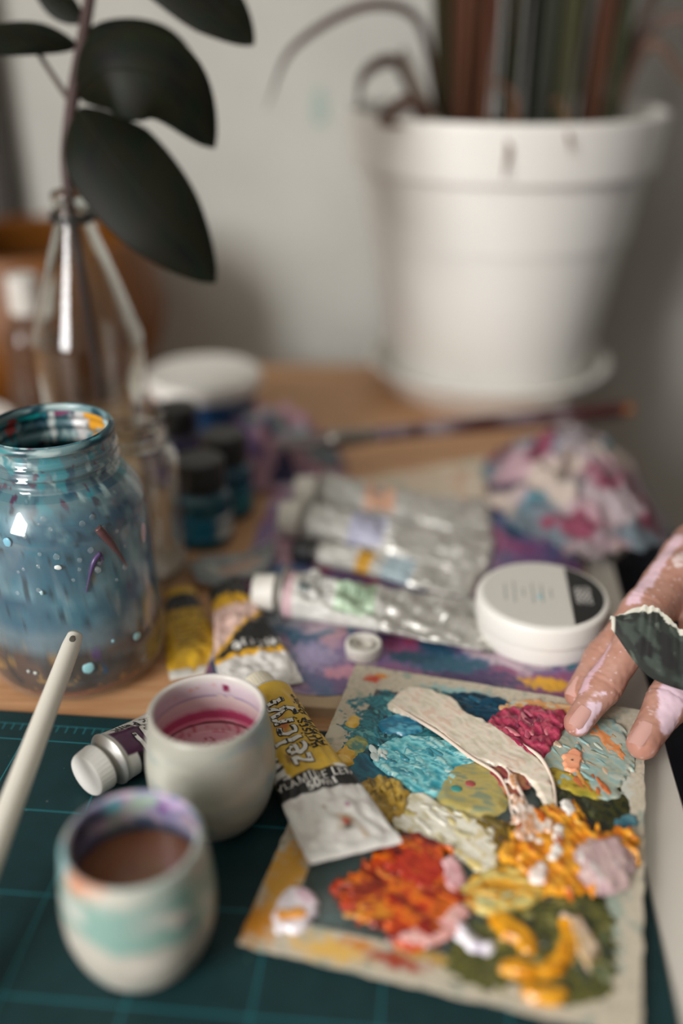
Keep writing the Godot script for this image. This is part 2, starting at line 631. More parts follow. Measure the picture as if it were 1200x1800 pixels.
# ------------------------------------------------------------------ palette
# One dab of paint on the glass: outline in metres of palette space, ragged rim, brush ridges, colours streaked along the stroke.
func dab(parent: Node, pts: Array, o: Dictionary, called := "paint_dab") -> void:
	var ring := []
	for k in range(0, pts.size(), 2): ring.append(Vector2(pts[k], pts[k + 1]) * 0.0001)
	ring.append(ring[0])
	ring = curve_through([ring[ring.size() - 2]] + ring + [ring[1]], 3)
	var poly := PackedVector2Array(ring.slice(3, ring.size() - 4))
	var lo := poly[0]
	var hi := poly[0]
	for q in poly:
		lo = lo.min(q)
		hi = hi.max(q)
	var cell: float = o.get("cell", 0.0007)
	var pad := 0.002
	lo -= Vector2.ONE * pad
	hi += Vector2.ONE * pad
	var nx := int((hi.x - lo.x) / cell) + 2
	var ny := int((hi.y - lo.y) / cell) + 2
	var rag: float = o.get("rag", 0.0012)
	var ang: float = deg_to_rad(o.get("ang", 0.0))
	var dir := Vector2.from_angle(ang)
	var thick: float = o.get("h", 0.0012)
	var rim: float = o.get("rim", 0.0015)
	var base: float = o.get("y", 0.0)
	var rough: float = o.get("rough", 0.5)
	var lump: float = minf(o.get("lump", 100.0), 190.0)
	var grow: float = o.get("grow", 0.0009)
	var cols: Array = o.c
	var lin := []
	for c in cols: lin.append(L(c))
	var sd := float(o.get("seed", poly.size() * 3 + int(lo.x * 9000)))
	var sdv := PackedFloat32Array()
	var vs := PackedVector3Array()
	var cs := PackedColorArray()
	var np := poly.size()
	for j in ny:
		for i in nx:
			var p := lo + Vector2(i, j) * cell
			var best := 1e9
			var inside := false
			var a := poly[np - 1]
			for k in np:
				var b := poly[k]
				var ab := b - a
				var ap := p - a
				var t := clampf(ap.dot(ab) / maxf(ab.length_squared(), 1e-12), 0.0, 1.0)
				best = minf(best, (ap - ab * t).length_squared())
				if (a.y > p.y) != (b.y > p.y) and p.x < (b.x - a.x) * (p.y - a.y) / (b.y - a.y) + a.x:
					inside = not inside
				a = b
			var d := sqrt(best) * (-1.0 if inside else 1.0)
			var s := p.dot(dir)
			var w := p.dot(Vector2(-dir.y, dir.x))
			var warp := nz3.get_noise_3d(p.x * 60.0, p.y * 60.0, sd) * 0.0025
			d += rag * (nz3.get_noise_3d(p.x * 150.0, p.y * 150.0, sd) + 0.7 * nz3.get_noise_3d(s * 60.0, (w + warp) * 330.0, sd + 2.0)) - grow
			sdv.append(d)
			var streak := nz3.get_noise_3d(s * 26.0, (w + warp) * 300.0, sd + 5.0) + 0.45 * nz3.get_noise_3d(s * 60.0, (w + warp) * 760.0, sd + 6.0)
			var blob := nz3.get_noise_3d(p.x * lump, p.y * lump, sd + 9.0) + 0.35 * nz3.get_noise_3d(p.x * lump * 2.7, p.y * lump * 2.7, sd + 8.0)
			var edge := smoothstep(0.0, rim, -d)
			var y := thick * edge * maxf(0.15, 1.0 + rough * (streak * 0.26 + blob * 0.42))
			vs.append(Vector3(p.x, base + maxf(y, 0.00002), p.y))
			var m := clampf(0.47 + 0.42 * streak + 0.62 * blob, 0.0, 0.999) * (lin.size() - 1)
			var q := int(m)
			var f := smoothstep(0.1, 0.9, m - q)
			var c: Color = lin[q].lerp(lin[mini(q + 1, lin.size() - 1)], f)
			cs.append(c)
	var fin_v := vs
	var fin_c := cs
	var ids := PackedInt32Array()
	var cut := {}
	for j in ny - 1:
		for i in nx - 1:
			var a0 := j * nx + i
			for tri in [[a0, a0 + 1, a0 + nx], [a0 + 1, a0 + nx + 1, a0 + nx]]:
				var n_in := 0
				for q in tri:
					if sdv[q] < 0.0: n_in += 1
				if n_in == 0: continue
				if n_in == 3:
					ids.append_array(PackedInt32Array(tri))
					continue
				var loop := []
				for q in 3:
					var a: int = tri[q]
					var b: int = tri[(q + 1) % 3]
					if sdv[a] < 0.0: loop.append(a)
					if (sdv[a] < 0.0) != (sdv[b] < 0.0):
						var key := mini(a, b) * 4 + (1 if absi(a - b) == 1 else 2 if absi(a - b) == nx else 3)
						if not cut.has(key):
							var t := sdv[a] / (sdv[a] - sdv[b])
							var p := vs[a].lerp(vs[b], t)
							p.y = base
							cut[key] = fin_v.size()
							fin_v.append(p)
							fin_c.append(cs[a].lerp(cs[b], t))
						loop.append(cut[key])
				for q in range(1, loop.size() - 1):
					ids.append_array(PackedInt32Array([loop[0], loop[q], loop[q + 1]]))
	# x right, z down the palette: flip so that fronts look up
	var used_v := PackedInt32Array()
	used_v.resize(fin_v.size())
	used_v.fill(-1)
	var vv := PackedVector3Array()
	var cc := PackedColorArray()
	var out := PackedInt32Array()
	for q in ids:
		if used_v[q] < 0:
			used_v[q] = vv.size()
			vv.append(fin_v[q])
			cc.append(fin_c[q])
		out.append(used_v[q])
	if out.size() == 0: return
	if (vv[out[2]] - vv[out[0]]).cross(vv[out[1]] - vv[out[0]]).y < 0:
		for k in range(0, out.size(), 3):
			var t := out[k + 1]
			out[k + 1] = out[k + 2]
			out[k + 2] = t
	var node := put(make_mesh(vv, normals_of(vv, out), cc, out), M.gel if o.has("gel") else M.wash if o.has("wash") else M.paint, called, parent)
	if o.has("label"): node.set_meta("label", o.label)

func palette() -> void:
	var p := thing("glass_palette", "glass palette framed in beige tape and covered in thick wet paint", "palette")
	# rear edge rests on the board, front edge on the mat
	var ang := deg_to_rad(15.4)
	var tilt := deg_to_rad(2.258)
	var ux := Vector3(cos(ang), 0, sin(ang))
	var v0 := Vector3(-sin(ang), 0, cos(ang))
	var vz := v0 * cos(tilt) + Vector3(0, -sin(tilt), 0)
	var n := vz.cross(ux)
	p.transform = Transform3D(Basis(ux, n, vz), Vector3(0.060875, 0.0069, -0.358573) - ux * 0.078 - vz * 0.099)
	M.gel = matv(0.12)
	M.gel.clearcoat_enabled = true
	M.gel.clearcoat = 0.6
	M.wash = matv(0.22)
	var g := pane(0.10, "#9fb8b4")
	put(box(Vector3(0.078, -0.0016, 0.0995), Vector3(0.1585, 0.003, 0.1915), 0.0003), g, "glass_plate", p)
	# tape strips: [s0, s1, t0, t1, lift]
	var tape := matv(0.75)
	var tapes := [[-0.0025, 0.1585, 0.0032, 0.0215, 0.0], [0.1432, 0.1585, 0.0034, 0.1955, 0.00016], [-0.0025, 0.1585, 0.1795, 0.1962, 0.0], [-0.003, 0.0135, 0.0036, 0.1958, 0.00016]]
	for q in tapes.size():
		var a: Array = tapes[q]
		var st := func(u, v):
			var s: float = lerpf(a[0], a[1], u)
			var t: float = lerpf(a[2], a[3], v)
			var w := 0.0006 * nz.get_noise_2d(s * 90.0, t * 90.0 + q * 7.0)
			var inner := 0.0012 * nz.get_noise_2d(s * 60.0 + 3.0, t * 60.0)
			if a[1] - a[0] < 0.05: s += (inner if u > 0.5 else w) * absf(u - 0.5) * 2.0
			else: t += (inner if v > 0.5 else w) * absf(v - 0.5) * 2.0
			return Vector3(s, 0.00022 + a[4] + 0.0001 * nz2.get_noise_2d(s * 700.0, t * 700.0), t)
		var nu := maxi(12, int((a[1] - a[0]) / 0.0009))
		var nv := maxi(12, int((a[3] - a[2]) / 0.0009))
		var flip := func(u, v): return st.call(v, u)
		var colf := func(_u, _v, pt): return tape_colour(pt.x, pt.z)
		put(sheet_mesh(nv, nu, flip, colf, 0.0007), tape, "tape_strip", p)
	var D := {
		"teal_wash":[35,340,568,134,848,350,760,695,510,896,193,939,70,705],
		"deep_blue":[550,156,850,127,845,295,790,372,681,316],
		"blue_top":[229,482,342,383,450,455,399,553,277,555],
		"turq":[261,756,293,623,478,545,640,555,780,639,704,709,687,836,602,937,476,918,365,848,290,818],
		"teal_left":[114,865,176,721,299,816,390,874,290,941,178,957],
		"cream":[246,350,312,194,493,194,598,252,682,325,812,384,943,484,1069,580,1137,704,1179,928,1148,931,1090,795,1008,716,931,699,852,670,733,646,552,510,416,439,282,396],
		"fan":[928,705,960,855,1006,1018,1025,1108,1087,1119,1164,1019,1069,940,1010,893,963,776],
		"magenta":[782,343,949,186,1091,187,1171,188,1146,363,1066,552,943,481,873,426],
		"peach_top":[828,198,981,99,1195,95,1172,197,1071,186,912,215],
		"sage":[1152,202,1389,178,1506,391,1478,574,1411,731,1283,697,1114,661,1077,569,1148,392],
		"orange_streak":[1254,244,1371,228,1483,420,1456,469,1367,349],
		"olive_smear":[1106,617,1260,631,1419,713,1341,760,1193,721],
		"black_green":[1147,715,1470,629,1496,936,1354,1009,1294,880,1182,810],
		"gel":[601,898,633,742,734,654,852,670,941,782,948,909,879,998,756,1023,649,988],
		"maroon":[837,702,925,651,1028,732,988,861,896,794],
		"ochre":[228,1036,251,938,352,879,470,959,489,1081,417,1154,295,1112],
		"olive_edge":[282,1136,433,1145,539,1213,691,1266,531,1262,380,1231],
		"cream_white":[420,1129,483,950,607,961,722,1039,884,1038,945,1288,839,1320,684,1226,574,1209],
		"olive_mid":[800,1072,970,1015,1085,923,1137,1101,1104,1278,989,1298,916,1206],
		"orange":[953,1219,1014,1087,1087,948,1169,864,1293,856,1336,1007,1420,951,1526,970,1530,1144,1370,1314,1245,1383,1143,1333,1036,1268],
		"white_bit_a":[1195,864,1238,833,1260,902,1227,935],
		"white_bit_b":[1171,1092,1194,997,1228,1054,1215,1172,1186,1224],
		"white_bit_c":[1097,1291,1152,1255,1176,1334,1120,1353],
		"pinkgrey":[1274,1145,1355,1039,1490,1008,1539,1141,1497,1274,1419,1343,1319,1279],
		"red":[284,1576,372,1484,447,1284,572,1200,716,1259,774,1420,846,1526,817,1672,722,1777,620,1822,519,1736,397,1709],
		"red_hot":[493,1408,591,1292,707,1351,697,1483,581,1492],
		"amber":[339,1557,431,1511,550,1584,549,1724,432,1716,378,1670],
		"pink_a":[720,1348,757,1293,832,1405,802,1507,750,1448],
		"pink_b":[616,1767,732,1665,811,1559,867,1580,833,1690,723,1784],
		"yellow_pale":[818,1502,865,1379,1004,1283,1165,1358,1122,1456,973,1556,874,1543],
		"olive_low":[832,1817,895,1680,1066,1527,1371,1345,1447,1446,1460,1781,1311,1855,1102,1837,945,1896],
		"dark_low":[1278,1804,1386,1614,1439,1428,1467,1771,1398,1848],
		"yellow_arc_a":[960,1575,1036,1545,1139,1615,1174,1680,1134,1718,1066,1662,983,1628],
		"yellow_arc_b":[1253,1487,1311,1521,1324,1649,1260,1765,1131,1829,1036,1816,1048,1768,1154,1758,1239,1690,1263,1610],
		"yellow_low":[1137,1842,1208,1848,1284,1837,1282,1896,1214,1914,1154,1897],
		"beige_stroke":[1253,1487,1332,1486,1397,1593,1383,1714,1337,1682,1306,1561],
		"white_blob":[823,1655,864,1636,913,1694,993,1701,983,1740,905,1739,843,1699],
		"left_white":[80,1790,95,1643,208,1654,233,1769,204,1850,103,1858],
		"left_orange":[92,1791,171,1746,219,1763,172,1801,107,1818],
		"chip":[74,842,91,723,149,757,146,851],
		"chip2":[63,541,73,485,104,508,98,563],
		"olive_chip":[91,705,133,635,192,667,157,763],
		"teal_dab_right":[1469,871,1528,831,1531,974,1490,1008],
		"dark_red":[384,1282,568,1182,708,1261,591,1292,493,1408,444,1421],
		"tape_yellow":[-26,2000,-20,1836,-20,1588,63,1544,115,1781,159,1866,393,1879,588,1891,413,1950,133,1985],
		"tape_red":[385,1909,492,1889,682,1889,596,1926,474,1941],
		"peach_dot":[1184,555,1203,479,1229,452,1269,482,1281,544,1255,605,1213,624],
	}
	var first := [
		["teal_wash", {"c": ["#123c46", "#1d5c68", "#2b7f8b", "#1a4f5c", "#5da3a4"], "h": 0.0004, "wash": 1, "ang": 20, "rag": 0.003}],
		["deep_blue", {"c": ["#0a3247", "#0f4660", "#0b2c3c"], "h": 0.0007, "wash": 1}],
		["teal_left", {"c": ["#0f4d61", "#1a6a80", "#12505f"], "h": 0.0007, "ang": 40}],
		["black_green", {"c": ["#14180e", "#222811", "#3b3a14", "#151a12"], "h": 0.0006, "wash": 1, "ang": 60}],
		["olive_edge", {"c": ["#5a4a18", "#7c6a2a", "#3c3618"], "h": 0.0005, "wash": 1, "ang": 25}],
		["olive_mid", {"c": ["#6b5312", "#8d7120", "#4b330e", "#b08a2b"], "h": 0.0006, "wash": 1, "ang": 50}],
		["olive_low", {"c": ["#33381c", "#4c4d22", "#66632a", "#2b3320", "#7f7a3e"], "h": 0.0008, "grow": 0.003, "ang": -20, "rag": 0.003}],
		["dark_low", {"c": ["#1f2a20", "#2c3826", "#22302a"], "h": 0.0005, "wash": 1, "ang": 80}],
		["dark_red", {"c": ["#4a0f0c", "#701a10", "#34120f"], "h": 0.0008, "ang": 10}],
		["blue_top", {"c": ["#2f86a6", "#1d6c8c", "#59a9bf"], "h": 0.0016, "rough": 0.8}],
		["turq", {"c": ["#2f8fa0", "#63b3bb", "#8accce", "#3b98a8", "#a9d6d2"], "h": 0.0018, "ang": 22, "rough": 0.8, "label": "thick turquoise paint dragged by a brush"}],
		["peach_top", {"c": ["#d9b98e", "#d99a5c", "#c9c0a4"], "h": 0.0008, "ang": 10, "rag": 0.003}],
		["sage", {"c": ["#93a297", "#a6aa97", "#8dabA7", "#b4b9ab"], "grow": 0.003, "h": 0.0009, "ang": 35, "rag": 0.002}],
		["olive_smear", {"c": ["#8f8a2c", "#b39c33", "#77611c"], "h": 0.0009, "y": 0.0006, "ang": 20}],
		["orange_streak", {"c": ["#e3a071", "#d98a52", "#c8b79a"], "h": 0.0007, "y": 0.0008, "ang": 50, "rag": 0.0025}],
		["gel", {"c": ["#8f9068", "#a89a55", "#b3a260", "#7f8a6c"], "h": 0.0022, "gel": 1, "rim": 0.005, "rough": 0.05, "lump": 60.0, "rag": 0.0004, "label": "glossy olive pool of painting medium"}],
		["maroon", {"c": ["#8e2c40", "#a2564a", "#b07a50"], "h": 0.0008, "y": 0.0018, "ang": 30, "rag": 0.002}],
		["ochre", {"c": ["#8d6f22", "#ab8830", "#c2a04a"], "h": 0.0024, "ang": 70, "rough": 0.9, "lump": 400.0}],
		["cream_white", {"c": ["#cfc7a6", "#ddd8c2", "#e6e2d4", "#cbb878"], "h": 0.0014, "ang": 25}],
		["magenta", {"c": ["#7c1c3a", "#9e2f4d", "#b54a60", "#8a2040"], "h": 0.0032, "rough": 0.9, "lump": 105.0, "grow": 0.002, "ang": 60, "label": "thick dab of magenta paint"}],
		["red", {"c": ["#6a1610", "#a02a15", "#c24a18", "#d8711c", "#8e1f12"], "h": 0.0028, "ang": 25, "rough": 0.8, "lump": 75.0, "rag": 0.003, "label": "thick red and orange paint"}],
		["red_hot", {"c": ["#a3261a", "#b8381c", "#86190f"], "h": 0.0012, "y": 0.0022, "ang": 35, "rag": 0.003}],
		["amber", {"c": ["#c96a18", "#dc9422", "#a8401a", "#7a2414"], "h": 0.0016, "y": 0.0014, "ang": -30, "rag": 0.003, "rough": 0.9}],
		["pink_a", {"c": ["#d59aa0", "#dfb2b4", "#c9848c"], "h": 0.0016, "y": 0.0018, "ang": 80}],
		["pink_b", {"c": ["#d99c98", "#e2b4ac", "#cf8078"], "h": 0.0016, "y": 0.0018, "ang": -35}],
		["yellow_pale", {"c": ["#c98e22", "#d2a644", "#c6bc78", "#d6a030"], "h": 0.0026, "ang": -15, "rough": 0.8}],
		["orange", {"c": ["#c9700f", "#d98a18", "#dea032", "#b85410"], "h": 0.0034, "rough": 1.0, "lump": 100.0, "ang": 50, "rag": 0.0035, "label": "thick orange paint with ragged peaks"}],
		["pinkgrey", {"c": ["#b89a9a", "#c9b0aa", "#ad8d92", "#cfcac2"], "h": 0.0030, "y": 0.0026, "lump": 60.0, "ang": 70, "rough": 0.22, "rim": 0.006, "label": "smooth pale pink dab"}],
		["white_bit_a", {"c": ["#e4ded6", "#eee9e2"], "h": 0.0018, "y": 0.0032}],
		["white_bit_b", {"c": ["#e4d9d0", "#eee9e2"], "h": 0.0018, "y": 0.0034}],
		["white_bit_c", {"c": ["#e8cfc6", "#eee2da"], "h": 0.0018, "y": 0.003}],
		["yellow_arc_a", {"c": ["#cf8a10", "#dc9a1a", "#c47c0e"], "h": 0.0034, "ang": 30, "rim": 0.003, "grow": 0.002}],
		["yellow_arc_b", {"c": ["#cf8a10", "#dc9a1a", "#c47c0e"], "h": 0.0034, "ang": 0, "rim": 0.003, "grow": 0.0018, "label": "curl of thick yellow paint"}],
		["yellow_low", {"c": ["#cf8a14", "#dc9c26"], "h": 0.003, "rim": 0.002}],
		["beige_stroke", {"c": ["#c9a98e", "#d8c0a6", "#b89a6c"], "h": 0.0026, "y": 0.0008, "ang": 70}],
		["white_blob", {"c": ["#d9d3dc", "#e6e2e6", "#c2b8c6"], "h": 0.0026, "y": 0.001, "rim": 0.003}],
		["left_white", {"c": ["#d8cdd6", "#e6dfe2", "#d3b4bf"], "h": 0.0022, "ang": 20}],
		["left_orange", {"c": ["#d98a2c", "#e6a85a"], "h": 0.001, "y": 0.0022}],
		["chip", {"c": ["#d9a93e", "#e8c468"], "h": 0.002, "rough": 0.8}],
		["chip2", {"c": ["#d9a93e", "#e8c468"], "h": 0.0012, "y": 0.0003}],
		["olive_chip", {"c": ["#7f8a4e", "#a8a660", "#4f7c70"], "h": 0.001, "ang": 40}],
		["teal_dab_right", {"c": ["#2b5f70", "#54808a"], "h": 0.0006, "ang": 70, "rag": 0.003, "wash": 1}],
		["cream", {"c": ["#d2c8b2", "#ded5c2", "#e4d6c4", "#dcc3b0"], "h": 0.0022, "y": 0.0012, "ang": 38, "rag": 0.0012, "rough": 0.2, "label": "long cream smear pulled by a palette knife"}],
		["fan", {"c": ["#dcc8ba", "#e6d8cc", "#c98a54", "#d9c2b4"], "h": 0.0012, "y": 0.0036, "ang": 75, "rag": 0.003, "rough": 1.0}],
		["peach_dot", {"c": ["#e59872", "#f0a882"], "h": 0.0022, "y": 0.0006, "rough": 0.2, "label": "round peach-coloured dab"}],
	]
	for f in first:
		var o: Dictionary = f[1]
		o.y = o.get("y", 0.0) + (0.0005 if f[0] in ["chip", "chip2", "olive_chip", "left_white", "left_orange", "pinkgrey", "orange", "sage", "peach_top", "yellow_low", "teal_dab_right"] else 0.0)
		dab(p, D[f[0]], o)
	# single brush marks laid over the dabs: [s, t, spread s, spread t, angle, colours, count, height]
	var rng := RandomNumberGenerator.new()
	rng.seed = 19
	var marks := [
		[0.055, 0.150, 0.022, 0.020, 30, ["#8e2414", "#c25a1a", "#5a120d", "#d27c22", "#a83418"], 26, 0.0026], [0.040, 0.163, 0.010, 0.012, -30, ["#cf8a22", "#b8501a", "#70220f"], 10, 0.0026], [0.050, 0.128, 0.014, 0.006, 10, ["#4a0f0c", "#701a10", "#5c2a14"], 8, 0.0014],
		[0.050, 0.074, 0.018, 0.012, 22, ["#86c2c4", "#b9d8d4", "#2a7f90", "#4fa5b0"], 22, 0.0016], [0.0285, 0.074, 0.004, 0.006, 60, ["#cfdcd6", "#dfe6e0"], 5, 0.0018], [0.022, 0.060, 0.012, 0.022, 50, ["#154c58", "#236f7c", "#0f3c48", "#3f8c92"], 16, 0.0005], [0.064, 0.022, 0.014, 0.008, 15, ["#0d3a50", "#16546c", "#092a3a"], 8, 0.0008],
		[0.128, 0.048, 0.016, 0.016, 40, ["#b3bdb0", "#8fb3b0", "#c4a98c", "#9a9f8a", "#7fa3a0"], 18, 0.0013], [0.134, 0.066, 0.008, 0.006, 60, ["#c98a3a", "#a87a2a", "#b85a24"], 8, 0.0014], [0.125, 0.085, 0.014, 0.010, 70, ["#2a3016", "#3d4118", "#181d12"], 10, 0.0008],
		[0.112, 0.165, 0.030, 0.016, -15, ["#5c5a24", "#7c7632", "#2c321c", "#8d8444", "#424820"], 26, 0.0012], [0.138, 0.165, 0.008, 0.016, 80, ["#26301f", "#4c5430", "#68704a"], 10, 0.0012], [0.098, 0.142, 0.014, 0.009, -15, ["#d9a738", "#c9b766", "#b8c08a", "#c98a1c", "#dfc06a"], 16, 0.0026],
		[0.122, 0.108, 0.018, 0.016, 55, ["#dc9a24", "#c4660f", "#e2b04a", "#b04a10", "#8a3a10"], 24, 0.0034], [0.092, 0.115, 0.012, 0.012, 50, ["#7c6418", "#4b330e", "#a88a30", "#5c4a14"], 12, 0.0010], [0.062, 0.110, 0.018, 0.012, 25, ["#dcd8c6", "#c4b98c", "#e4e0d2", "#b8a868"], 14, 0.0015],
		[0.036, 0.101, 0.010, 0.010, 70, ["#8a6c22", "#b8953c", "#6e571a"], 12, 0.0024], [0.100, 0.034, 0.012, 0.012, 50, ["#8a2442", "#b04c62", "#c06a74", "#6c1a34"], 14, 0.0034], [0.142, 0.115, 0.008, 0.008, 70, ["#c9b6b0", "#b39aa4", "#d6cdc4"], 8, 0.0054]]
	for m in marks:
		for k in m[6]:
			var a := TAU * rng.randf()
			var q := sqrt(rng.randf())
			var cs0: float = m[0] + m[2] * q * cos(a)
			var ct0: float = m[1] + m[3] * q * sin(a)
			var ang2: float = m[4] + rng.randf_range(-25.0, 25.0)
			var ax := Vector2.from_angle(deg_to_rad(ang2))
			var lw := rng.randf_range(0.0028, 0.0062)
			var ww := rng.randf_range(0.0009, 0.0019)
			var ring := []
			for nth in 8:
				var e := Vector2(cos(nth * TAU / 8) * lw, sin(nth * TAU / 8) * ww)
				var w := Vector2(cs0, ct0) + ax * e.x + ax.orthogonal() * e.y
				ring.append(w.x * 10000.0)
				ring.append(w.y * 10000.0)
			var hx: String = m[5][rng.randi() % m[5].size()]
			dab(p, ring, {"c": [hx, Color(hx).lightened(0.12).to_html(false), Color(hx).darkened(0.12).to_html(false)], "h": rng.randf_range(0.0004, 0.0010), "y": m[7] * 0.85, "ang": ang2, "rag": 0.0008, "rim": 0.0009, "grow": 0.0, "cell": 0.0005, "seed": k * 7 + int(m[0] * 9000)}, "brush_mark")
	# raised ridges of paint along both sides of the cream smear
	var ridges := [
		[[0.0260, 0.0355], [0.0416, 0.0452], [0.0552, 0.0522], [0.0733, 0.0656], [0.0880, 0.0745], [0.0950, 0.0860], [0.0975, 0.0960], [0.1010, 0.1040], [0.1030, 0.1090]],
		[[0.0943, 0.0474], [0.1069, 0.0570], [0.1137, 0.0690], [0.1165, 0.0800], [0.1178, 0.0940], [0.1165, 0.0985]],
		[[0.0931, 0.0700], [0.1000, 0.0830], [0.1040, 0.0900], [0.1050, 0.0960], [0.1015, 0.1000]]]
	var rm := mat("#e2cfbf", 0.32)
	for r in ridges:
		var pts := []
		for k in r.size(): pts.append(Vector3(r[k][0], 0.0032 + 0.0004 * sin(k * 2.1), r[k][1]))
		put(bar(pts, [0.0004, 0.0011, 0.0009, 0.0006, 0.0007, 0.0003], 8, 6), rm, "paint_ridge", p)
	for c in [[0.064, 0.0605, "#2f7d85", 0.0022], [0.0700, 0.0880, "#3a8a84", 0.0028], [0.0760, 0.0830, "#a04a48", 0.0026], [0.1228, 0.0545, "#5c4b3c", 0.0007]]:
		put(blob_mesh(Vector3(c[0], 0.0022 if c[3] > 0.001 else 0.0029, c[1]), Vector3(c[3], 0.0006, c[3] * 0.8), 3), mat(c[2], 0.35), "paint_speck", p)

func tape_colour(s: float, t: float) -> Color:
	var c := L("#b6ab96").lerp(L("#c8beab"), clampf(0.5 + nz.get_noise_2d(s * 300.0, t * 300.0), 0, 1))
	c = blots(s, t, c, [[L("#9aa092"), 60.0, 0.22, 0.3, 1.0], [L("#8f8b7c"), 200.0, 0.38, 0.2, 2.0]])
	return spots(s, t, c, [
		[0.006, 0.160, 0.012, 0.030, L("#d09a3e"), 0.6], [0.000, 0.185, 0.014, 0.014, L("#c8841f"), 0.7], [0.035, 0.189, 0.022, 0.008, L("#d9ae5a"), 0.7], [0.062, 0.187, 0.016, 0.005, L("#9c3a22"), 0.6], [0.046, 0.184, 0.01, 0.004, L("#c8823a"), 0.6],
		[0.080, 0.182, 0.025, 0.004, L("#b08a3c"), 0.7], [0.010, 0.014, 0.006, 0.004, L("#c0503a"), 0.5], [0.014, 0.010, 0.004, 0.003, L("#d68a3e"), 0.5], [0.060, 0.014, 0.03, 0.006, L("#8fb4b4"), 0.7], [0.084, 0.017, 0.02, 0.005, L("#a9c0bb"), 0.6],
		[0.148, 0.070, 0.006, 0.03, L("#c3c4b8"), 0.6], [0.147, 0.105, 0.006, 0.016, L("#7f979a"), 0.6], [0.146, 0.140, 0.006, 0.03, L("#9aa596"), 0.7], [0.150, 0.040, 0.007, 0.02, L("#b8b6a6"), 0.5], [0.001, 0.06, 0.005, 0.01, L("#c9c0ae"), 0.5], [0.012, 0.12, 0.004, 0.02, L("#a8a496"), 0.6]])

func blob_mesh(c: Vector3, r: Vector3, sd := 0) -> ArrayMesh:
	return psurf(18, 9, func(u, v):
		var th: float = u * TAU
		var ph: float = (v - 0.5) * PI
		var w := 1.0 + 0.18 * nz.get_noise_3d(cos(th) * 1.3, sin(th) * 1.3, sd * 3.1)
		return c + Vector3(cos(th) * cos(ph) * r.x * w, sin(ph) * r.y, -sin(th) * cos(ph) * r.z * w), null, true)

# A sheet with thickness: the surface from f, its underside, and walls round the rim.
func sheet_mesh(nu: int, nv: int, f: Callable, col: Callable, thick: float) -> ArrayMesh:
	var vs := PackedVector3Array()
	var cs := PackedColorArray()
	var ids := PackedInt32Array()
	var w := nu + 1
	for side in 2:
		for j in nv + 1:
			for i in nu + 1:
				var p: Vector3 = f.call(float(i) / nu, float(j) / nv)
				vs.append(p - Vector3(0, thick * side, 0))
				cs.append(col.call(float(i) / nu, float(j) / nv, p))
	var half := w * (nv + 1)
	for j in nv:
		for i in nu:
			var a := j * w + i
			ids.append_array(PackedInt32Array([a, a + w, a + 1, a + 1, a + w, a + w + 1]))
			ids.append_array(PackedInt32Array([half + a, half + a + 1, half + a + w, half + a + 1, half + a + w + 1, half + a + w]))
	var ns := normals_of(vs, ids)
	if ns[w + 1].y < 0:
		for k in range(0, ids.size(), 3):
			var t := ids[k + 1]
			ids[k + 1] = ids[k + 2]
			ids[k + 2] = t
		ns = normals_of(vs, ids)
	var rimv := []
	for i in nu + 1: rimv.append(i)
	for j in range(1, nv + 1): rimv.append(j * w + nu)
	for i in range(nu - 1, -1, -1): rimv.append(nv * w + i)
	for j in range(nv - 1, 0, -1): rimv.append(j * w)
	var mid := vs[(nv / 2) * w + nu / 2]
	for k in rimv.size():
		var a: int = rimv[k]
		var b: int = rimv[(k + 1) % rimv.size()]
		var q := vs.size()
		var n := (vs[b] - vs[a]).cross(Vector3.UP).normalized()
		var outw := vs[a] - mid
		if n.dot(outw) < 0: n = -n
		for g in [a, b, a + half, b + half]:
			vs.append(vs[g])
			cs.append(cs[g])
			ns.append(n)
		if (vs[q + 2] - vs[q]).cross(vs[q + 1] - vs[q]).dot(n) > 0: ids.append_array(PackedInt32Array([q, q + 1, q + 2, q + 1, q + 3, q + 2]))
		else: ids.append_array(PackedInt32Array([q, q + 2, q + 1, q + 1, q + 2, q + 3]))
	return make_mesh(vs, ns, cs, ids)

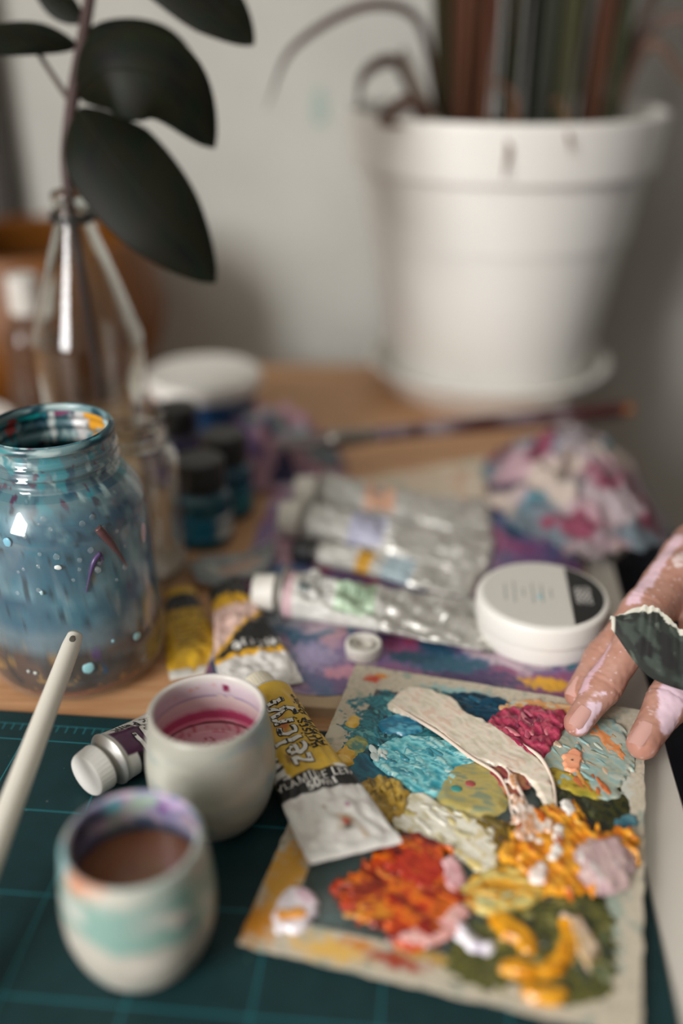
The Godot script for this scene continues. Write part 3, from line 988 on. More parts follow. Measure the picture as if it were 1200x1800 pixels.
func painted_board() -> void:
	var b := thing("painted_board", "wooden panel covered in purple, blue and pink paint under the tubes", "panel")
	var u := Vector2(0.9952, 0.0976)
	var v := Vector2(-0.0976, 0.9952)
	var o := Vector2(-0.082, -0.4465)
	var w := 0.233
	var d := 0.29
	var at := func(s: float, t: float) -> Vector2: return o + u * s - v * t
	put(plate(PackedVector2Array([at.call(0, 0), at.call(w, 0), at.call(w, d), at.call(0, d)]), -0.002, 0.0056, 0.0008), mat("#b79e80", 0.7), "panel_board", b)
	var layers := [
		[L("#5b6f92"), 11.0, 0.0, 0.25, 1.0], [L("#b58f9c"), 13.0, 0.1, 0.2, 2.0], [L("#2f5670"), 12.0, 0.16, 0.15, 3.0], [L("#8a4a70"), 14.0, 0.18, 0.15, 4.0], [L("#c2adb8"), 17.0, 0.2, 0.15, 5.0], [L("#3d7584"), 20.0, 0.3, 0.08, 6.0], [L("#a03a55"), 26.0, 0.42, 0.06, 8.0]]
	# s runs right, t towards the back
	var sp := [
		[0.150, 0.028, 0.045, 0.016, L("#4a3a62"), 0.5], [0.105, 0.030, 0.03, 0.010, L("#8d5d84"), 0.5], [0.140, 0.044, 0.030, 0.010, L("#2f5b70"), 0.4], [0.118, 0.048, 0.016, 0.007, L("#23485e"), 0.3], [0.199, 0.030, 0.017, 0.007, L("#d9a022"), 0.25], [0.226, 0.036, 0.012, 0.004, L("#a02a60"), 0.4],
		[0.218, 0.010, 0.03, 0.007, L("#4f6a92"), 0.4], [0.232, 0.018, 0.010, 0.004, L("#c07a2a"), 0.3], [0.206, 0.012, 0.010, 0.003, L("#d6c9de"), 0.3], [0.060, 0.045, 0.022, 0.02, L("#9a8fb0"), 0.6], [0.080, 0.030, 0.014, 0.008, L("#c98fa4"), 0.4], [0.050, 0.020, 0.010, 0.005, L("#3f7aa4"), 0.3], [0.046, 0.017, 0.006, 0.003, L("#d9c9c4"), 0.3], [0.040, 0.017, 0.006, 0.004, L("#5c2030"), 0.3], [0.030, 0.085, 0.03, 0.02, L("#8a8f96"), 0.6],
		[0.20, 0.16, 0.05, 0.04, L("#5a3f6c"), 0.6], [0.215, 0.135, 0.03, 0.02, L("#2f5a74"), 0.5], [0.245, 0.13, 0.02, 0.05, L("#9a6a78"), 0.6], [0.202, 0.118, 0.015, 0.009, L("#d0a98c"), 0.3]]
	var f := func(x, y):
		var s: float = lerpf(0.0015, w - 0.0015, x) + 0.0015 * nz.get_noise_2d(x * 9.0, y * 9.0)
		var t: float = lerpf(0.0115 + 0.003 * nz2.get_noise_2d(x * 12.0, 3.0), d - 0.0015, y)
		var q: Vector2 = at.call(s, t)
		return Vector3(q.x, 0.0062 + 0.0006 * nz.get_noise_2d(s * 160.0, t * 160.0), q.y)
	var colf := func(x, y, _p):
		var s: float = lerpf(0.0, w, x)
		var t: float = lerpf(0.008, d, y)
		var wx := s + 0.006 * nz2.get_noise_2d(s * 60.0, t * 60.0)
		return spots(s, t, blots(wx, t, L("#77608a"), layers), sp)
	put(sheet_mesh(190, 210, f, colf, 0.0006), matv(0.4), "paint_layer", b)

# ------------------------------------------------------------------ cups and jars
func cup_outer() -> Array:
	return [Vector2(0.0, 0.0006), Vector2(0.0185, 0.0006), Vector2(0.0185, 0.0006), Vector2(0.0215, 0.002), Vector2(0.0262, 0.0095), Vector2(0.0298, 0.022), Vector2(0.0304, 0.034), Vector2(0.0292, 0.048), Vector2(0.0276, 0.0595), Vector2(0.0272, 0.0622), Vector2(0.0258, 0.0632)]

func cup_inner(floor_y: float) -> Array:
	return [Vector2(0.0258, 0.0632), Vector2(0.0246, 0.0622), Vector2(0.0246, 0.0592), Vector2(0.0262, 0.049), Vector2(0.0272, 0.036), Vector2(0.0262, maxf(floor_y + 0.006, 0.024)), Vector2(0.0235, floor_y + 0.001), Vector2(0.0235, floor_y + 0.001), Vector2(0.018, floor_y), Vector2(0.009, floor_y), Vector2(0.0, floor_y)]

# angle round a turned body measured from the side that faces (dx, dz), positive to the viewer's right
func round_angle(p: Vector3, dx: float, dz: float) -> float:
	return wrapf(atan2(p.x, p.z) - atan2(dx, dz), -PI, PI)

func cups() -> void:
	var glaze := matv(0.34)
	glaze.clearcoat_enabled = true
	glaze.clearcoat = 0.25
	glaze.clearcoat_roughness = 0.25
	# the cup with dried pink paint
	var c := thing("paint_cup", "grey-white glazed cup with dried pink paint inside, beside the yellow tube", "cup", Vector3(-0.0615, 0, -0.3655))
	put(lathe(cup_outer(), 96, func(_u, _v, p):
		var a := round_angle(p, 0.0615, 0.3655) * 0.028
		return spots(a, p.y, blots(a, p.y, L("#a6a498"), [[L("#b6b4a7"), 50.0, 0.0, 0.4, 1.0, 2.0], [L("#9aa39c"), 40.0, 0.12, 0.3, 2.0, 3.0], [L("#8d9a97"), 70.0, 0.25, 0.2, 3.0, 4.0]]),
			[[0.022, 0.058, 0.01, 0.004, L("#8f9aa4"), 0.6], [0.034, 0.03, 0.012, 0.004, L("#7e9aa0"), 0.6], [0.012, 0.026, 0.02, 0.003, L("#a2a8a2"), 0.7], [0.030, 0.045, 0.006, 0.01, L("#b8ab9a"), 0.7]]), 9), glaze, "body", c)
	put(lathe(cup_inner(0.0295), 96, func(_u, _v, p):
		var a := round_angle(p, 0.0615, 0.3655)
		var h: float = p.y + 0.0006 * nz.get_noise_2d(a * 3.0, 1.0)
		var r := Vector2(p.x, p.z).length()
		var col := L("#c9c3bd").lerp(L("#c6b6bd"), smoothstep(0.0622, 0.056, h))
		col = col.lerp(L("#8f7a9c"), (1.0 - smoothstep(0.0004, 0.0013, absf(h - 0.0502))) * 0.8)
		if h < 0.050: col = L("#cdb9b4").lerp(L("#c9a4ab"), smoothstep(0.049, 0.042, h))
		col = col.lerp(L("#ad3d62"), smoothstep(0.0418, 0.0402, h))
		col = col.lerp(L("#b85a74"), smoothstep(0.0372, 0.035, h))
		col = col.lerp(L("#6a2a30"), 1.0 - smoothstep(0.0002, 0.0010, absf(h - 0.0342)))
		if h < 0.0338: col = L("#c48f98").lerp(L("#b0596a"), smoothstep(0.05, 0.35, nz.get_noise_2d(p.x * 140.0, p.z * 140.0)))
		if r < 0.0225: col = blots(p.x, p.z, L("#c2929c"), [[L("#a8566c"), 90.0, 0.1, 0.2, 1.0], [L("#cfb0b2"), 60.0, 0.1, 0.2, 2.0], [L("#8f3a44"), 220.0, 0.3, 0.1, 4.0]])
		var s := a * 0.0255
		return spots(s if s > 0 else s + TAU * 0.0255, h, col, [[0.0705, 0.0556, 0.0016, 0.0022, L("#7c1f45"), 0.2], [0.0762, 0.0575, 0.0014, 0.0018, L("#c3a0a0"), 0.4], [0.0838, 0.0563, 0.0014, 0.0014, L("#b98c72"), 0.4], [0.0870, 0.056, 0.0014, 0.0014, L("#c89a86"), 0.4], [0.096, 0.055, 0.0012, 0.0014, L("#c5a89a"), 0.4], [0.115, 0.045, 0.003, 0.004, L("#c08a6c"), 0.6]]), 9), glaze, "glazed_interior", c)
	# the nearest cup
	var k := thing("paint_cup", "sage and cream glazed cup holding brown paint water, nearest the camera", "cup", Vector3(-0.081, 0, -0.286))
	put(lathe(cup_outer(), 96, func(_u, _v, p):
		var a := round_angle(p, 0.081, 0.286) * 0.029
		var line: float = 0.0335 + a * -0.12 + 0.004 * nz.get_noise_2d(a * 60.0, 4.0)
		var col := L("#b9b4a8").lerp(L("#7fa096"), smoothstep(line - 0.0015, line + 0.0025, p.y))
		col = col.lerp(L("#a9b3aa"), smoothstep(0.053, 0.058, p.y + 0.003 * nz.get_noise_2d(a * 50.0, 9.0)))
		return spots(a, p.y, blots(a, p.y, col, [[L("#93a59c"), 50.0, 0.16, 0.3, 5.0, 2.0], [L("#c2bfb6"), 60.0, 0.24, 0.2, 6.0, 2.0]]),
			[[-0.026, 0.0605, 0.016, 0.006, L("#c98a6a"), 0.7], [-0.010, 0.0595, 0.018, 0.0035, L("#c4bfb2"), 0.6], [0.012, 0.044, 0.006, 0.004, L("#c9c4b8"), 0.6], [0.015, 0.0415, 0.0022, 0.002, L("#6c3f62"), 0.4], [0.017, 0.017, 0.002, 0.0018, L("#4a4448"), 0.4], [0.0, 0.026, 0.012, 0.003, L("#d2ccc0"), 0.7], [0.038, 0.03, 0.004, 0.008, L("#8a8658"), 0.6], [-0.045, 0.060, 0.012, 0.006, L("#7fb4ba"), 0.6]]), 9), glaze, "body", k)
	put(lathe(cup_inner(0.012), 96, func(_u, _v, p):
		var a := round_angle(p, 0.081, 0.286)
		var s := (a if a > 0 else a + TAU) * 0.026
		var col := blots(s, p.y, L("#a9b0aa"), [[L("#8a86a6"), 60.0, 0.0, 0.2, 2.0, 2.0], [L("#4f5f7c"), 46.0, 0.14, 0.15, 3.0, 2.0], [L("#b9a4b6"), 90.0, 0.2, 0.1, 4.0]])
		col = col.lerp(L("#3a4658"), smoothstep(0.047, 0.044, p.y + 0.0015 * nz.get_noise_2d(s * 90.0, 2.0)) * 0.85)
		return spots(s, p.y, col, [[0.105, 0.055, 0.012, 0.010, L("#37425a"), 0.6], [0.120, 0.050, 0.014, 0.012, L("#2c3648"), 0.6], [0.0885, 0.0585, 0.006, 0.005, L("#5fb2bd"), 0.5], [0.075, 0.0575, 0.008, 0.006, L("#9fb3a4"), 0.5], [0.0665, 0.0555, 0.0032, 0.0035, L("#7a3f8a"), 0.4], [0.060, 0.059, 0.006, 0.003, L("#b9a0c4"), 0.5], [0.050, 0.056, 0.004, 0.006, L("#c49aa0"), 0.5], [0.043, 0.056, 0.003, 0.005, L("#a83a80"), 0.5]]), 9), glaze, "glazed_interior", k)
	var wat := mat("#7a5038", 0.08)
	put(disc(0.0266, 0.0405), wat, "paint_water", k)

func disc(r: float, y: float, segs := 48) -> ArrayMesh:
	return lathe([Vector2(r, y - 0.0008), Vector2(r, y), Vector2(r * 0.6, y), Vector2(0.0, y)], segs, null, 1)

func painted_jar() -> void:
	var at := Vector3(-0.1575, -0.002, -0.4965)
	var j := thing("glass_jar", "large glass jar smeared inside and out with blue paint, holding murky water", "jar", at)
	var prof := [Vector2(0.0, 0.001), Vector2(0.038, 0.001), Vector2(0.0455, 0.003), Vector2(0.0505, 0.010), Vector2(0.0520, 0.022), Vector2(0.0512, 0.06), Vector2(0.0495, 0.098), Vector2(0.0475, 0.110), Vector2(0.0415, 0.1205), Vector2(0.0352, 0.1265), Vector2(0.0345, 0.130), Vector2(0.0365, 0.1328), Vector2(0.0350, 0.1362), Vector2(0.0362, 0.1395), Vector2(0.0348, 0.1425), Vector2(0.0352, 0.148), Vector2(0.0338, 0.1502)]
	put(lathe(prof, 72, null, 5), pane(0.05, "#dfeaea", 0.04), "glass_wall", j)
	# coloured film of dried paint on the inside of the glass
	var film := []
	for q in prof.slice(2): film.append(Vector2(maxf(q.x - 0.0016, 0.0), q.y + 0.0015))
	var lay := [[L("#5f8896"), 22.0, 0.0, 0.4, 1.0, 1.5], [L("#224b62"), 20.0, 0.06, 0.35, 2.0, 2.0], [L("#193a50"), 34.0, 0.18, 0.25, 3.0, 2.0], [L("#67878f"), 50.0, 0.15, 0.4, 4.0, 1.0], [L("#2d6679"), 40.0, 0.2, 0.3, 5.0, 1.0], [L("#41606d"), 300.0, 0.1, 0.6, 6.0, 3.0], [L("#16323f"), 120.0, 0.3, 0.2, 7.0, 0.8]]
	put(lathe(film, 200, func(_u, _v, p):
		var a := round_angle(p, 0.1575, 0.4965)
		var s := a * 0.05
		var y: float = p.y
		var c := blots(s, y, L("#315c70"), lay)
		# tide lines of the water
		for t in [0.048, 0.066, 0.088]:
			c = c.lerp(L("#2c5568"), (1.0 - smoothstep(0.0003, 0.0012, absf(y - t - 0.001 * nz.get_noise_2d(s * 50.0, t * 99.0)))) * 0.55)
		c = c.lerp(L("#6f7f86"), smoothstep(0.058, 0.046, y + 0.006 * nz.get_noise_2d(s * 40.0, 3.0)) * 0.8)
		c = c.lerp(blots(s, y, L("#3a2a21"), [[L("#563a28"), 60.0, 0.05, 0.25, 11.0, 2.0], [L("#46403f"), 50.0, 0.15, 0.2, 12.0, 2.0], [L("#8d6a34"), 90.0, 0.3, 0.12, 13.0]]), smoothstep(0.046, 0.034, y + 0.006 * nz.get_noise_2d(s * 55.0, 8.0)))
		c = c.lerp(L("#8d4a2c"), smoothstep(0.012, 0.008, y))
		c = c.lerp(blots(s, y, L("#4c6e76"), [[L("#24495a"), 40.0, 0.0, 0.3, 21.0], [L("#8fa9aa"), 60.0, 0.15, 0.2, 22.0], [L("#2f7f8a"), 46.0, 0.2, 0.2, 23.0], [L("#4a3348"), 70.0, 0.4, 0.1, 24.0]]), smoothstep(0.113, 0.124, y))
		if absf(a) > 1.6:
			var b := (a if a > 0 else a + TAU) * 0.034
			return spots(b, y, c, [[0.078, 0.143, 0.009, 0.008, L("#d99a2c"), 0.3], [0.077, 0.131, 0.004, 0.005, L("#c98c22"), 0.3], [0.088, 0.139, 0.006, 0.012, L("#c9c6c4"), 0.4], [0.100, 0.146, 0.007, 0.003, L("#8a4a6a"), 0.4], [0.104, 0.138, 0.002, 0.012, L("#cfd6d4"), 0.3], [0.119, 0.146, 0.010, 0.004, L("#1f9a9c"), 0.4], [0.066, 0.138, 0.004, 0.012, L("#a9cdd0"), 0.4], [0.128, 0.143, 0.004, 0.008, L("#a03a3a"), 0.4]])
		return spots(s, y, c, [[0.023, 0.120, 0.003, 0.003, L("#1a2638"), 0.4], [0.019, 0.115, 0.0016, 0.002, L("#161f30"), 0.4], [-0.030, 0.1195, 0.003, 0.0018, L("#161f30"), 0.4], [0.034, 0.107, 0.0012, 0.0012, L("#182236"), 0.4], [0.037, 0.099, 0.0028, 0.0034, L("#26363c"), 0.5], [0.008, 0.034, 0.0022, 0.003, L("#57306c"), 0.4], [-0.018, 0.073, 0.002, 0.0012, L("#1c4a74"), 0.4], [0.012, 0.083, 0.002, 0.002, L("#8a7446"), 0.5], [0.012, 0.022, 0.0014, 0.003, L("#1d4a6e"), 0.4], [0.046, 0.046, 0.006, 0.014, L("#8d7a44"), 0.6], [0.050, 0.06, 0.005, 0.01, L("#7c6a70"), 0.6]]), 6), M.paint, "paint_film", j)
	put(disc(0.0335, 0.126 - 0.03, 48), mat("#39454a", 0.1), "murky_water", j)
	put(lathe([Vector2(0.0322, 0.1470), Vector2(0.0322, 0.1495), Vector2(0.0332, 0.1512), Vector2(0.0345, 0.1508), Vector2(0.0352, 0.1490), Vector2(0.0350, 0.1472)].map(func(q): return Vector2(q.x, q.y)), 96, func(_u, _v, p):
		var s := round_angle(p, 0.1575, 0.4965) * 0.034
		return blots(s, p.y, L("#6f8c8f"), [[L("#a9bcbb"), 80.0, 0.1, 0.25, 31.0, 3.0], [L("#24444e"), 70.0, 0.1, 0.2, 32.0, 3.0], [L("#3f8488"), 80.0, 0.25, 0.1, 33.0, 3.0]]), 3), M.paint, "rim", j)
	# drips and drops of paint on the outside: [angle from the camera side, height, half width, half height, lean, colour]
	var drops := [
		[1.02, 0.0925, 0.0026, 0.0058, 0.1, "#cdb3bd"],
		[0.06, 0.0275, 0.0034, 0.0034, 0.0, "#93c4c8"], [0.66, 0.0355, 0.0026, 0.0024, 0.5, "#9fcdd0"], [-0.10, 0.0915, 0.0020, 0.0014, 0.3, "#d9dedb"], [-0.92, 0.087, 0.0026, 0.0030, 0.3, "#c2c9c9"], [-0.62, 0.105, 0.0024, 0.0028, 0.2, "#7db9cf"], [0.36, 0.040, 0.001, 0.001, 0.0, "#8fb9c4"], [-0.5, 0.026, 0.0012, 0.001, 0.0, "#b9bdb6"], [-0.58, 0.0265, 0.001, 0.001, 0.0, "#b9bdb6"], [-0.3, 0.077, 0.001, 0.0014, 0.0, "#a9c4c9"]]
	for d in drops:
		var r := jar_r(prof, d[1])
		var ad: float = atan2(0.1575, 0.4965) + d[0]
		var nrm := Vector3(sin(ad), 0, cos(ad))
		var o := put(blob_mesh(Vector3.ZERO, Vector3(d[2], 0.0007, d[3]), int(d[1] * 9999)), mat(d[5], 0.35), "paint_drip", j)
		var right := Vector3.UP.cross(nrm)
		var b := Basis(right, nrm, right.cross(nrm)).rotated(nrm, -d[4])
		o.transform = Transform3D(b, nrm * r + Vector3(0, d[1], 0))
	# longer runs of paint: [colour, radius, points of (angle, height)]
	for run in [["#553a3a", 0.0026, [[0.38, 0.1085], [0.42, 0.105], [0.50, 0.098], [0.58, 0.090], [0.66, 0.0805]]], ["#4a3864", 0.0016, [[0.36, 0.0945], [0.29, 0.0915], [0.25, 0.0880], [0.20, 0.0815], [0.15, 0.0740]]], ["#4a3864", 0.0010, [[0.36, 0.0945], [0.37, 0.090], [0.335, 0.0875]]]]:
		var pts := []
		for q in run[2]:
			var aa: float = atan2(0.1575, 0.4965) + q[0]
			pts.append(Vector3(sin(aa), 0, cos(aa)) * (jar_r(prof, q[1]) - 0.0006) + Vector3(0, q[1], 0))
		put(bar(pts, [run[1] * 0.8, run[1], run[1] * 0.8, run[1] * 0.45, run[1] * 0.3], 10, 5), mat(run[0], 0.3), "paint_run", j)
	# clear droplets
	var rng := RandomNumberGenerator.new()
	rng.seed = 11
	for k in 26:
		var h := rng.randf_range(0.075, 0.12)
		var ad := atan2(0.1575, 0.4965) + rng.randf_range(-0.7, 0.7)
		var nrm := Vector3(sin(ad), 0, cos(ad))
		var rr := rng.randf_range(0.0008, 0.0019)
		var o := put(blob_mesh(Vector3.ZERO, Vector3(rr, 0.0005, rr * 1.1), k), pane(0.10, "#cfe0e2"), "water_drop", j)
		var right := Vector3.UP.cross(nrm)
		o.transform = Transform3D(Basis(right, nrm, right.cross(nrm)), nrm * jar_r(prof, h) + Vector3(0, h, 0))

func jar_r(prof: Array, h: float) -> float:
	for k in range(2, prof.size() - 1):
		if h >= prof[k].y and h <= prof[k + 1].y and prof[k + 1].y > prof[k].y:
			return lerpf(prof[k].x, prof[k + 1].x, (h - prof[k].y) / (prof[k + 1].y - prof[k].y))
	return 0.05

func glassware() -> void:
	var glass := mat("#f2f6f4", 0.02)
	glass.albedo_color.a = 0.0
	glass.refraction_enabled = true
	glass.refraction_scale = 0.05
	M.glass = glass
	var b := thing("glass_bottle", "tall clear conical glass bottle with a leafy cutting in its neck", "bottle", Vector3(-0.1755, -0.002, -0.668))
	var out := [Vector2(0.0, 0.0), Vector2(0.031, 0.0), Vector2(0.0345, 0.003), Vector2(0.036, 0.012), Vector2(0.0345, 0.06), Vector2(0.0352, 0.098), Vector2(0.0376, 0.143), Vector2(0.0372, 0.150), Vector2(0.034, 0.160), Vector2(0.0225, 0.195), Vector2(0.0122, 0.2255), Vector2(0.0122, 0.2255), Vector2(0.0148, 0.228), Vector2(0.0148, 0.232), Vector2(0.0122, 0.2335), Vector2(0.0122, 0.237), Vector2(0.0131, 0.239), Vector2(0.0129, 0.2435), Vector2(0.0112, 0.2450)]
	var inn := [Vector2(0.0100, 0.2440), Vector2(0.0098, 0.2255), Vector2(0.0200, 0.195), Vector2(0.0316, 0.160), Vector2(0.0350, 0.149), Vector2(0.0354, 0.143), Vector2(0.0330, 0.098), Vector2(0.0323, 0.06), Vector2(0.0336, 0.014), Vector2(0.030, 0.006), Vector2(0.0, 0.005)]
	put(lathe(out + inn, 64, null, 4), glass, "bottle_glass", b)
	put(lathe([Vector2(0.0127, 0.2255), Vector2(0.0150, 0.2262), Vector2(0.0152, 0.2295), Vector2(0.0128, 0.2306)], 48, null, 2), mat("#2a2b29", 0.4), "neck_ring", b)
	# the cutting that stands in it
	var c := thing("leafy_cutting", "dark-leaved rubber plant cutting standing in the conical bottle", "plant", Vector3(0, 0, 0))
	put(bar([Vector3(-0.170, 0.10, -0.664), Vector3(-0.1735, 0.18, -0.6655), Vector3(-0.1765, 0.235, -0.668), Vector3(-0.1765, 0.262, -0.672), Vector3(-0.172, 0.293, -0.684), Vector3(-0.166, 0.325, -0.700), Vector3(-0.159, 0.362, -0.718), Vector3(-0.150, 0.42, -0.74)], [0.0028, 0.0034, 0.0036, 0.0042, 0.0038, 0.0034], 10, 5), mat("#43302d", 0.6), "stem", c)
	var lm := matv(0.5, 0.0, 0.25)
	var mid := mat("#1a1c14", 0.5, 0.0, 0.25)
	var leaves := [
		[[Vector3(-0.166, 0.291, -0.682), Vector3(-0.148, 0.268, -0.665), Vector3(-0.112, 0.228, -0.645), Vector3(-0.0815, 0.190, -0.640)], 0.0315, Vector3(0.25, 0.35, 0.9)],
		[[Vector3(-0.170, 0.300, -0.688), Vector3(-0.142, 0.314, -0.670), Vector3(-0.106, 0.306, -0.668), Vector3(-0.0815, 0.268, -0.676)], 0.0285, Vector3(0.1, 0.30, 0.95)],
		[[Vector3(-0.168, 0.318, -0.695), Vector3(-0.150, 0.322, -0.70), Vector3(-0.118, 0.322, -0.705), Vector3(-0.092, 0.310, -0.71)], 0.0215, Vector3(0.1, 0.30, 0.95)],
		[[Vector3(-0.155, 0.385, -0.729), Vector3(-0.112, 0.372, -0.716), Vector3(-0.078, 0.348, -0.707), Vector3(-0.056, 0.327, -0.702)], 0.0235, Vector3(0.2, 0.5, 0.8)],
		[[Vector3(-0.168, 0.327, -0.701), Vector3(-0.189, 0.332, -0.690), Vector3(-0.215, 0.331, -0.68), Vector3(-0.248, 0.326, -0.67)], 0.012, Vector3(0.0, 0.55, 0.8)],
		[[Vector3(-0.165, 0.340, -0.708), Vector3(-0.181, 0.352, -0.713), Vector3(-0.200, 0.372, -0.722)], 0.010, Vector3(0.2, 0.4, 0.9)]]
	for q in leaves:
		leaf(c, q[0], q[1], q[2], lm, mid)
	put(bar([Vector3(-0.1745, 0.297, -0.686), Vector3(-0.187, 0.314, -0.694), Vector3(-0.197, 0.329, -0.70)], [0.002, 0.0015], 8, 4), mat("#4a4038", 0.6), "leaf_stalk", c)
	# clear jar behind the painted one
	var k := thing("clear_jar", "clear empty glass jar behind the blue-smeared jar", "jar", Vector3(-0.1385, -0.002, -0.5985))
	var jo := [Vector2(0.0, 0.0), Vector2(0.027, 0.0), Vector2(0.0318, 0.004), Vector2(0.0322, 0.02), Vector2(0.0320, 0.075), Vector2(0.0306, 0.087), Vector2(0.0245, 0.0955), Vector2(0.0236, 0.0985), Vector2(0.0250, 0.101), Vector2(0.0238, 0.104), Vector2(0.0250, 0.107), Vector2(0.0240, 0.110), Vector2(0.0240, 0.115), Vector2(0.0225, 0.1165)]
	var ji := [Vector2(0.0214, 0.1155), Vector2(0.0214, 0.0985), Vector2(0.0225, 0.094), Vector2(0.0284, 0.086), Vector2(0.0298, 0.075), Vector2(0.0300, 0.02), Vector2(0.029, 0.007), Vector2(0.0, 0.005)]
	put(lathe(jo + ji, 64, null, 4), glass, "jar_glass", k)

func leaf(parent: Node, spine: Array, half: float, face: Vector3, lm: Material, mid: Material) -> void:
	var s := curve_through(spine, 8)
	var n := s.size() - 1
	var frame := func(k: int) -> Array:
		var t: Vector3 = (s[mini(k + 1, n)] - s[maxi(k - 1, 0)]).normalized()
		var side := t.cross(face).normalized()
		return [side, side.cross(t).normalized()]
	var prof := func(v: float) -> float:
		return half * pow(sin(PI * pow(clampf(v * 0.985 + 0.012, 0.0, 1.0), 0.92)), 0.72)
	var o := put(psurf(24, n, func(u, v):
		var k := int(round(v * n))
		var f: Array = frame.call(k)
		var w: float = prof.call(v)
		var c := cos(u * TAU)
		return s[k] + f[0] * (w * c) + f[1] * (0.0004 * sin(u * TAU) - 0.22 * w * c * c + 0.10 * w), func(u, v, _p):
		var c := cos(u * TAU)
		return L("#13150f").lerp(L("#1c1f17"), clampf(0.4 + 0.8 * nz.get_noise_2d(v * 3.0, c * 9.0 + half * 99.0), 0, 1)), true), lm, "leaf", parent)
	var pts := []
	for k in range(0, n + 1, 3):
		var f: Array = frame.call(k)
		pts.append(s[k] + f[1] * (0.10 * prof.call(float(k) / n) + 0.0003))
	put(bar(pts, [0.0012, 0.0007, 0.0003], 6, 2), mid, "midrib", o)

